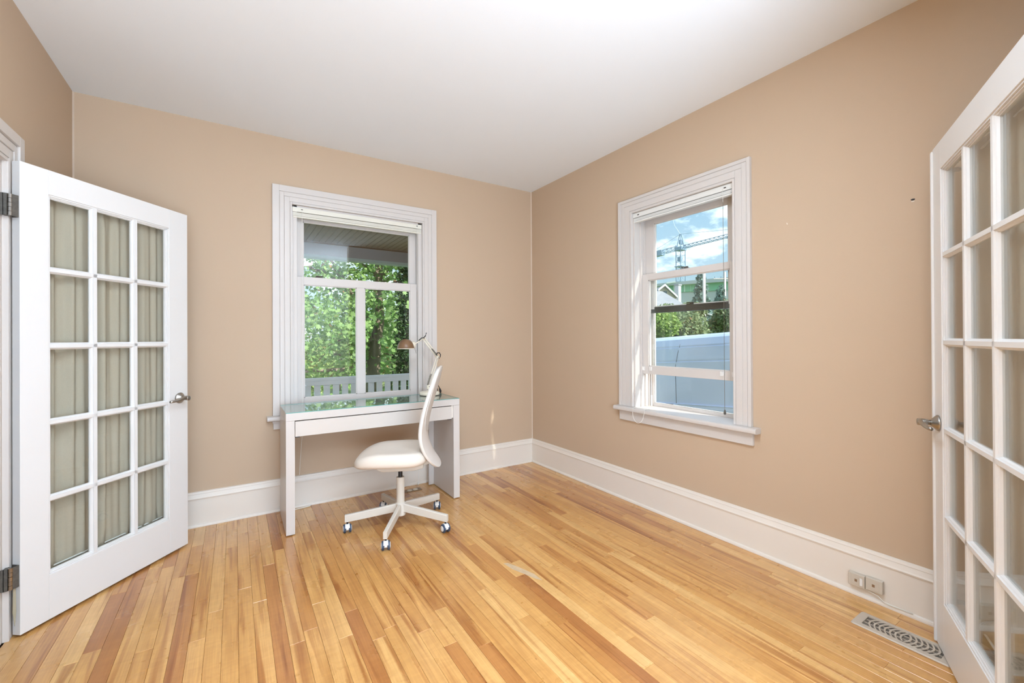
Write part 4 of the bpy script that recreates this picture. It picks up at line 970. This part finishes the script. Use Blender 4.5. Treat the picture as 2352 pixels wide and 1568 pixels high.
for i in order:
    o = bpy.data.objects.new('leaf', lm); COL.objects.link(o); o.parent = mp_
    t, b_, n_ = fr[1][i], fr[2][i], fr[0][i]
    mtx = Matrix(((t[0], b_[0], n_[0], 0), (t[1], b_[1], n_[1], 0), (t[2], b_[2], n_[2], 0), (0, 0, 0, 1)))
    o.location = Vector(P[i] - B); o.rotation_euler = mtx.to_euler(); s_ = float(sz[i]); o.scale = (s_, s_, s_)

def simple_tree(name, label, cat, base, blobs, n, size, shape, m, trunk_r=0.12, trunk_h=1.5, group=None, shell=0.45, tilt=0.9):
    base = Vector(base); e = empty(name, base); tag(e, label, cat, group)
    bm = new(); tube(bm, [(0, 0, -0.1), (0.03, 0.02, trunk_h * 0.5), (0, 0, trunk_h)], [trunk_r, trunk_r * 0.8, trunk_r * 0.5], 10); obj('trunk', bm, 'bark', e, smooth=True)
    P = np.concatenate([blob_points(np.array(list(c)) - np.array(base), r, int(n * w), shell) for c, r, w in blobs])
    leaf_mesh('foliage', P, RNG.uniform(size * 0.7, size * 1.2, len(P)), shape, m, e, tilt)
    return e
# columnar evergreen right of the maple
c = at(948, 700, 8.6)
simple_tree('evergreen_tree', 'dark green columnar evergreen tree right of the maple', 'tree', (c.x, c.y, GZ), [((c.x, c.y, GZ + 0.9 + i * 0.35), (0.50 - 0.022 * i, 0.50 - 0.022 * i, 0.45), 1) for i in range(13)], 1500, 0.075, NARROW, 'thuja', 0.12, 4.5, shell=0.5)
# yellow-green shrubs and trees behind the maple
def cone_blobs(c, n, r, h, z0): return [((c.x + random.uniform(-r, r) * .35, c.y + random.uniform(-r, r) * .35, z0 + h * i / n), (r * (1 - 0.75 * i / n), r * (1 - 0.75 * i / n), h / n * 0.9), 1) for i in range(n)]
back = [(690, 17, 1.5, 2.4, 'bushy', 'pale yellow-green shrub behind the left end of the railing'), (775, 21, 1.5, 2.3, 'mixedtree', 'low mottled shrub behind the middle of the railing'), (838, 25, 1.9, 3.4, 'bushy', 'bright yellow-green tree seen behind the maple trunk'), (905, 18, 1.5, 3.2, 'mixedtree', 'dull green shrub behind the evergreen column'), (725, 33, 2.6, 5.8, 'mixedtree', 'tall dull green tree far behind the maple, left of its trunk'), (900, 38, 2.4, 7.2, 'bushy', 'tall pale tree far behind the maple, right of its trunk')]
for x, dep, r, h, m_, lab in back:
    c = at(x, 800, dep)
    bl = [((c.x + random.uniform(-1, 1) * r * .6, c.y + random.uniform(-1, 1) * r * .4, GZ + h * random.uniform(0.25, 0.85)), (r * random.uniform(.4, .6), r * random.uniform(.4, .6), h * random.uniform(.16, .26)), 1) for _ in range(9)]
    simple_tree('garden_tree' if h > 3 else 'garden_shrub', lab, 'tree' if h > 3 else 'shrub', (c.x, c.y, GZ), bl, 420, 0.17, DIAM, m_, 0.15, h * 0.5, 'greenery behind the maple')

# ------------------------------------------------------------------ parked van beyond window 2
van = empty('van', (2.25, -0.2, zd(-0.2))); van.rotation_euler = (-rad(3.83), 0, 0); tag(van, 'blue-grey cargo van parked outside the narrow right window', 'van')
side = [(0.06, 0.32), (0.02, 0.45), (0.0, 0.80), (0.0, 1.30), (0.006, 1.335), (0.020, 1.345), (0.022, 1.355), (0.030, 1.870), (0.042, 1.880), (0.040, 1.895), (0.040, 1.905), (0.062, 2.055), (0.076, 2.064), (0.074, 2.078), (0.076, 2.085), (0.115, 2.165), (0.150, 2.195), (0.175, 2.200), (0.21, 2.196), (0.30, 2.215), (0.60, 2.235)]
W_ = 1.96
outline = side + [(W_ - x, z) for x, z in side[::-1]]
secY = [(2.55, 0.97, 0.03), (2.45, 1.0, 0.0), (0.5, 1.0, 0), (-2.1, 1.0, 0), (-2.6, 0.96, 0.02), (-3.35, 0.48, 0.06), (-3.65, 0.36, 0.16)]
bm = new(); rg_ = []
for y, k, ins in secY:
    rg_.append([bm.verts.new((x + ins * (1 - 2 * x / W_), y, 0.32 + (z - 0.32) * k)) for x, z in outline])
for q in range(len(rg_) - 1):
    for k in range(len(outline)): bm.faces.new((rg_[q][k], rg_[q][(k + 1) % len(outline)], rg_[q + 1][(k + 1) % len(outline)], rg_[q + 1][k]))
bm.faces.new(rg_[0][::-1]); bm.faces.new(rg_[-1]); vb = obj('van_body', bm, 'van', van)
def side_x(z):
    for (x0, z0), (x1, z1) in zip(side[:-1], side[1:]):
        if z0 <= z <= z1 and z1 > z0: return x0 + (x1 - x0) * (z - z0) / (z1 - z0)
    return 0.1
def seam(y0, y1, z0, z1, n=18):
    bm = new(); tube(bm, [(side_x(z0 + (z1 - z0) * i / n) - 0.0005, y0 + (y1 - y0) * (i / n) + (0.05 * max(0, i / n - 0.82) / 0.18 if i / n > 0.82 else 0) * -1, z0 + (z1 - z0) * i / n) for i in range(n + 1)], 0.0035, 5); obj('door_seam', bm, 'vanline', vb)
seam(0.115, 0.075, 0.42, 2.10); seam(-1.35, -1.35, 0.42, 2.05)
bm = new(); bx(bm, -0.012, 0.03, 0.13, 1.75, 1.285, 1.335); obj('sliding_rail', bm, 'vandark', van, bevel=0.003)
bm = new(); bx(bm, -0.004, 0.015, -2.0, 0.06, 1.335, 1.344); obj('side_ridge', bm, 'van', van, bevel=0.003)
for y in (-2.55, 1.55):
    for x in (0.02, W_ - 0.24):
        bm = new(); lathe(bm, [(0.20, 0.0), (0.32, 0.01), (0.345, 0.05), (0.345, 0.17), (0.32, 0.21), (0.20, 0.22)], 28, frame_to((x, y, 0.345), (1, 0, 0))); obj('wheel', bm, 'vandark', van)
bm = new(); prism(bm, [(-2.62, 1.95), (-3.25, 1.22), (-3.22, 1.20), (-2.59, 1.93)], 'x', 0.18, W_ - 0.18); obj('windshield', bm, 'winglass', van)
bm = new(); prism(bm, [(-2.0, 1.38), (-2.0, 1.82), (-2.45, 1.80), (-2.85, 1.40)], 'x', -0.002, 0.03); obj('cab_window', bm, 'winglass', van)

# ------------------------------------------------------------------ view beyond the van
def far_tree(name, lab, x, ytop, dep, r, m_, n, size, conifer=False, cat='tree', shape=DIAM):
    c = at(x, ytop, dep); top = c.z
    if conifer: bl = [((c.x, c.y, top - (top - GZ) * (i + 0.3) / 9), (r * (0.15 + 0.85 * (i + 0.5) / 9),) * 2 + ((top - GZ) / 9 * 0.75,), (i + 1) / 5) for i in range(9)]
    else: bl = [((c.x + random.uniform(-.6, .6) * r, c.y + random.uniform(-.6, .6) * r, top - r * random.uniform(0.35, 1.3)), (r * .62, r * .62, r * .55), 1) for _ in range(8)]
    return simple_tree(name, lab, cat, (c.x, c.y, GZ), bl, n, size, shape, m_, 0.2, (top - GZ) * 0.6, 'trees beyond the van', shell=0.6)
far_tree('broadleaf_tree', 'round green and orange tinted tree just above the van roof', 1540, 706, 21, 1.55, 'mixedtree', 900, 0.17)
far_tree('broadleaf_tree', 'yellowish small tree at the left edge behind the van', 1505, 712, 19, 0.9, 'bushy', 400, 0.15)
far_tree('conifer_tree', 'haze-tinted green spruce behind the utility pole with pointed top', 1610, 634, 27.5, 1.5, 'hazetree', 700, 0.22, True)
far_tree('conifer_tree', 'wide haze-tinted green spruce to the right of the utility pole', 1655, 664, 31.5, 1.5, 'hazetree', 700, 0.22, True)
far_tree('broadleaf_tree', 'dull green tree at the right edge behind the thin pole', 1684, 690, 22, 1.2, 'mixedtree', 700, 0.18)
far_tree('broadleaf_tree', 'low green tree between the gabled roof and the spruces', 1588, 699, 22.5, 0.8, 'mixedtree', 600, 0.22)

def pole(name, lab, x, ytop, dep, r, arm):
    c = at(x, ytop, dep); e = empty(name, (c.x, c.y, GZ)); tag(e, lab, 'utility pole', 'utility poles beyond the van')
    bm = new(); tube(bm, [(0, 0, -0.1), (0, 0, c.z - GZ)], [r * 1.15, r], 12); obj('pole_shaft', bm, 'pole', e, smooth=True)
    if arm:
        d = RT * 0.9; bm = new(); tube(bm, [Vector((0, 0, c.z - GZ - 0.55)) - d, Vector((0, 0, c.z - GZ - 0.55)) + d], 0.045, 6); obj('crossarm', bm, 'pole', e)
        for k in (-0.8, -0.3, 0.3, 0.8):
            bm = new(); lathe(bm, [(0.03, 0.0), (0.05, 0.03), (0.03, 0.09), (0.04, 0.12), (0.01, 0.15)], 10, Matrix.Translation(Vector((0, 0, c.z - GZ - 0.51)) + RT * k)); obj('insulator', bm, 'crane', e)
    return e
pole('utility_pole', 'thick pale utility pole standing over the van roof', 1617, 628, 26, 0.085, False)
pole('utility_pole', 'thin pale utility pole with crossarm near the right window edge', 1665, 624, 34, 0.075, True)
bm = new(); tube(bm, [at(1520, 728, 24), at(1570, 724, 25), at(1613.2, 719, 26)], 0.016, 6); tube(bm, [at(1620.8, 719.5, 26), at(1640, 724, 26.5), at(1700, 728, 28)], 0.016, 6)
tag(obj('service_wire', bm, 'whiteboard'), 'pale service wire strung to the thick utility pole', 'wire')

# gabled house
gh = at(1527, 700, 34); hs = empty('gabled_house', (gh.x, gh.y, GZ)); tag(hs, 'grey shingled house with cream gable behind the trees', 'house')
loc = lambda v: v - Vector((gh.x, gh.y, GZ))
pk, lf, rt_ = at(1525, 657, 34), at(1512, 667, 34), at(1552, 683, 34)
bk = Vector((FW.x, FW.y, 0)).normalized() * 7
bm = new(); g1, g2, g3 = loc(pk), loc(lf), loc(rt_); low = Vector((0, 0, -3.2))
pent = [g1, g2, g2 + low, g3 + low, g3]
A_ = [bm.verts.new(p) for p in pent]; B_ = [bm.verts.new(p + bk) for p in pent]
bm.faces.new(A_[::-1]); bm.faces.new(B_)
for k in range(5): bm.faces.new((A_[k], A_[(k + 1) % 5], B_[(k + 1) % 5], B_[k]))
obj('gable_wall', bm, 'siding', hs)
def slab(name, a, b, d, th, m_):
    bm = new(); up = Vector((0, 0, th)); q = [a, b, b + d, a + d]; A_ = [bm.verts.new(p) for p in q]; B_ = [bm.verts.new(p + up) for p in q]
    bm.faces.new(A_[::-1]); bm.faces.new(B_)
    for k in range(4): bm.faces.new((A_[k], A_[(k + 1) % 4], B_[(k + 1) % 4], B_[k]))
    return obj(name, bm, m_, hs)
f_ = -bk * 0.03
ext = (g3 - g1) * 0.06; ext2 = (g2 - g1) * 0.15
slab('roof_slope', g1 + f_, g3 + ext + f_, bk, 0.06, 'shingle'); slab('roof_slope', g1 + f_, g2 + ext2 + f_, bk, 0.06, 'shingle')
slab('bargeboard', g1 + f_ * 1.3, g3 + ext + f_ * 1.3, -f_ * 0.5, 0.16, 'whiteboard'); slab('bargeboard', g1 + f_ * 1.3, g2 + ext2 + f_ * 1.3, -f_ * 0.5, 0.16, 'whiteboard')
# front roof plane of the same house, sloping towards the window
q0, q1, q2, q3 = loc(at(1494, 664, 34.2)), loc(at(1522, 669, 33.8)), loc(at(1576, 701, 30)), loc(at(1486, 708, 30))
bm = new(); qs = [q0, q1, q2, q3]; A_ = [bm.verts.new(p) for p in qs]; B_ = [bm.verts.new(p + Vector((0, 0, -0.12))) for p in qs]
bm.faces.new(A_[::-1]); bm.faces.new(B_)
for k in range(4): bm.faces.new((A_[k], A_[(k + 1) % 4], B_[(k + 1) % 4], B_[k]))
obj('front_roof', bm, 'shingle', hs)
bm = new(); p_ = loc(at(1527, 673, 33.9)); bx(bm, p_.x - .14, p_.x + .14, p_.y - .08, p_.y + .08, p_.z - 0.14, p_.z + 0.14); obj('gable_vent', bm, 'winglass', hs)
bm = new(); low = Vector((0, 0, -3)); 
qs = [q2 + low, q3 + low, q3 + low + bk * .5, q2 + low + bk * .5]; tp = [q2, q3, q3 + bk * .5, q2 + bk * .5]
tp = [p - Vector((0, 0, 0.13)) for p in (q2, q3)] + [p - Vector((0, 0, 0.13)) for p in (q3 + bk * .1, q2 + bk * .1)]; qs = [q2 + low, q3 + low, q3 + low + bk * .1, q2 + low + bk * .1]
A_ = [bm.verts.new(p) for p in qs]; B_ = [bm.verts.new(p) for p in tp]; bm.faces.new(A_[::-1]); bm.faces.new(B_)
for k in range(4): bm.faces.new((A_[k], A_[(k + 1) % 4], B_[(k + 1) % 4], B_[k]))
obj('front_wall', bm, 'siding', hs)
c = at(1557, 656, 38); ce = empty('chimney_stack', (c.x, c.y, GZ)); tag(ce, 'pale square chimney rising beside the cream gable', 'chimney')
bm = new(); bx(bm, -0.19, 0.19, -0.19, 0.19, 0, c.z - GZ); obj('shaft', bm, 'concrete', ce)
bm = new(); bx(bm, -0.24, 0.24, -0.24, 0.24, c.z - GZ, c.z - GZ + 0.12); obj('chimney_cap', bm, 'shingle', ce)

# building under construction with green sheathing
ug = at(1600, 680, 92); ub = empty('unfinished_building', (ug.x, ug.y, GZ)); tag(ub, 'long unfinished building with green sheathing under the crane', 'building')
def wallslab(nm, x0, y0, x1, y1, yb0, yb1, dep0, dep1, m_, th=6):
    a, b, c_, d = at(x0, y0, dep0), at(x1, y1, dep1), at(x1, yb1, dep1), at(x0, yb0, dep0); dv_ = Vector((FW.x, FW.y, 0)).normalized() * th
    bm = new(); q = [p - Vector((ug.x, ug.y, GZ)) for p in (a, b, c_, d)]; A_ = [bm.verts.new(p) for p in q]; B_ = [bm.verts.new(p + dv_) for p in q]
    bm.faces.new(A_); bm.faces.new(B_[::-1])
    for k in range(4): bm.faces.new((A_[k], A_[(k + 1) % 4], B_[(k + 1) % 4], B_[k]))
    return obj(nm, bm, m_, ub)
wallslab('green_wall', 1528, 656, 1760, 640, 672, 662, 93, 80, 'sheath'); wallslab('parapet', 1512, 651, 1760, 628, 656.5, 640.5, 92.5, 79.6, 'concrete', 6.5)
wallslab('ground_floor', 1530, 672, 1760, 662, 800.5, 805, 93.2, 80.2, 'concrete'); wallslab('roof_box', 1531, 648, 1552, 645, 651.5, 648.5, 91, 90, 'whiteboard', 3)
for i, x in enumerate((1548, 1572, 1586, 1600, 1624, 1640, 1653, 1668)):
    f = (x - 1528) / 232; wallslab('column', x, 655 - 16 * f, x + 1.6, 655 - 16 * f, 672 - 10 * f, 672 - 10 * f, 92.6 - 13 * f, 92.6 - 13 * f, 'whiteboard', 0.3)
# tower crane
ct = at(1563, 572, 120); cr = empty('tower_crane', (ct.x, ct.y, GZ)); tag(cr, 'tall blue-grey tower crane rising into the cloudy sky', 'crane')
o_ = Vector((ct.x, ct.y, GZ)); zt_ = ct.z - GZ; hw_ = 0.85
jr = (at(1690, 541, 104) - at(1563, 572, 120)); jr.z = 0; jd = jr.normalized(); jn = Vector((-jd.y, jd.x, 0))
bm = new(); cs_ = [jd * sx * hw_ + jn * sy_ * hw_ for sx, sy_ in ((-1, -1), (1, -1), (1, 1), (-1, 1))]
for c_ in cs_: tube(bm, [c_ + Vector((0, 0, -0.1)), c_ + Vector((0, 0, zt_ + 1.2))], 0.12, 5)
nl = int(zt_ / 1.8)
for i in range(nl + 1):
    z = i * zt_ / nl
    for k in range(4):
        tube(bm, [cs_[k] + Vector((0, 0, z)), cs_[(k + 1) % 4] + Vector((0, 0, z))], 0.04, 4)
        if i < nl: tube(bm, [cs_[k] + Vector((0, 0, z)), cs_[(k + 1) % 4] + Vector((0, 0, z + zt_ / nl))], 0.03, 4)
obj('mast', bm, 'crane', cr)
bm = new(); v0 = Vector((0, 0, zt_)); bx(bm, -1.15, 1.15, -1.15, 1.15, zt_ - 0.4, zt_ + 0.5); bx(bm, -1.15, 1.15, -1.15, 1.15, zt_ - 5.0, zt_ - 4.75); obj('slewing_ring', bm, 'crane', cr)
bm = new(); bx(bm, -0.7, 0.2, -0.5, 0.6, zt_ - 3.4, zt_ - 2.2); obj('cab', bm, 'crane', cr, bevel=0.1)
bm = new(); apex = v0 + Vector((0, 0, 4.2))
for c_ in cs_: tube(bm, [c_ * 0.8 + v0 + Vector((0, 0, 0.5)), apex + c_ * 0.15], 0.12, 5)
bx(bm, -0.1, 0.9, -0.4, 0.4, zt_ + 1.4, zt_ + 2.6); obj('tower_head', bm, 'crane', cr)
bm = new(); tube(bm, [apex, apex + Vector((0, 0, 3)) - jd * 2.2, apex + Vector((0, 0, 8)) - jd * 3.6], 0.035, 5); bmesh.ops.create_icosphere(bm, subdivisions=2, radius=0.4, matrix=Matrix.Translation(apex + Vector((0, 0, 8.5)) - jd * 3.7)); obj('mast_beacon', bm, 'whiteboard', cr)
def truss(a, b, w, n, nm):
    bm = new(); d = b - a; up = Vector((0, 0, w * 0.9))
    ch_ = [jn * w * 0.5, -jn * w * 0.5, up]
    for c_ in ch_: tube(bm, [a + c_, b + c_], 0.09, 5)
    for i in range(n):
        p0, p1 = a + d * (i / n), a + d * ((i + 1) / n); pm_ = (p0 + p1) / 2
        for c_ in ch_[:2]: tube(bm, [p0 + c_, pm_ + up], 0.05, 4); tube(bm, [pm_ + up, p1 + c_], 0.05, 4)
    return obj(nm, bm, 'crane', cr)
truss(v0 + jd * 1, v0 + jd * 34, 0.9, 24, 'jib'); truss(v0 - jd * 1, v0 - jd * 14, 1.2, 8, 'counter_jib')
bm = new()
for k in (7.5, 9.2, 11): p_ = v0 - jd * k; bx(bm, p_.x - 0.7, p_.x + 0.7, p_.y - 0.7, p_.y + 0.7, zt_ - 0.5, zt_ + 1.1)
obj('counterweight', bm, 'crane', cr)
bm = new(); p_ = v0 + jd * 16.5; bx(bm, p_.x - 0.9, p_.x + 0.9, p_.y - 0.9, p_.y + 0.9, zt_ - 0.5, zt_ + 0.1); tube(bm, [p_ + Vector((0, 0, -0.3)), p_ + Vector((0, 0, -8))], 0.05, 4); bx(bm, p_.x - 0.3, p_.x + 0.3, p_.y - 0.3, p_.y + 0.3, zt_ - 9, zt_ - 8); obj('trolley', bm, 'crane', cr)
bm = new(); tube(bm, [apex, v0 + jd * 22 + Vector((0, 0, 0.9))], 0.04, 4); tube(bm, [apex, v0 - jd * 12 + Vector((0, 0, 1.1))], 0.04, 4); obj('tie_bar', bm, 'crane', cr)
print('planks', nplank)
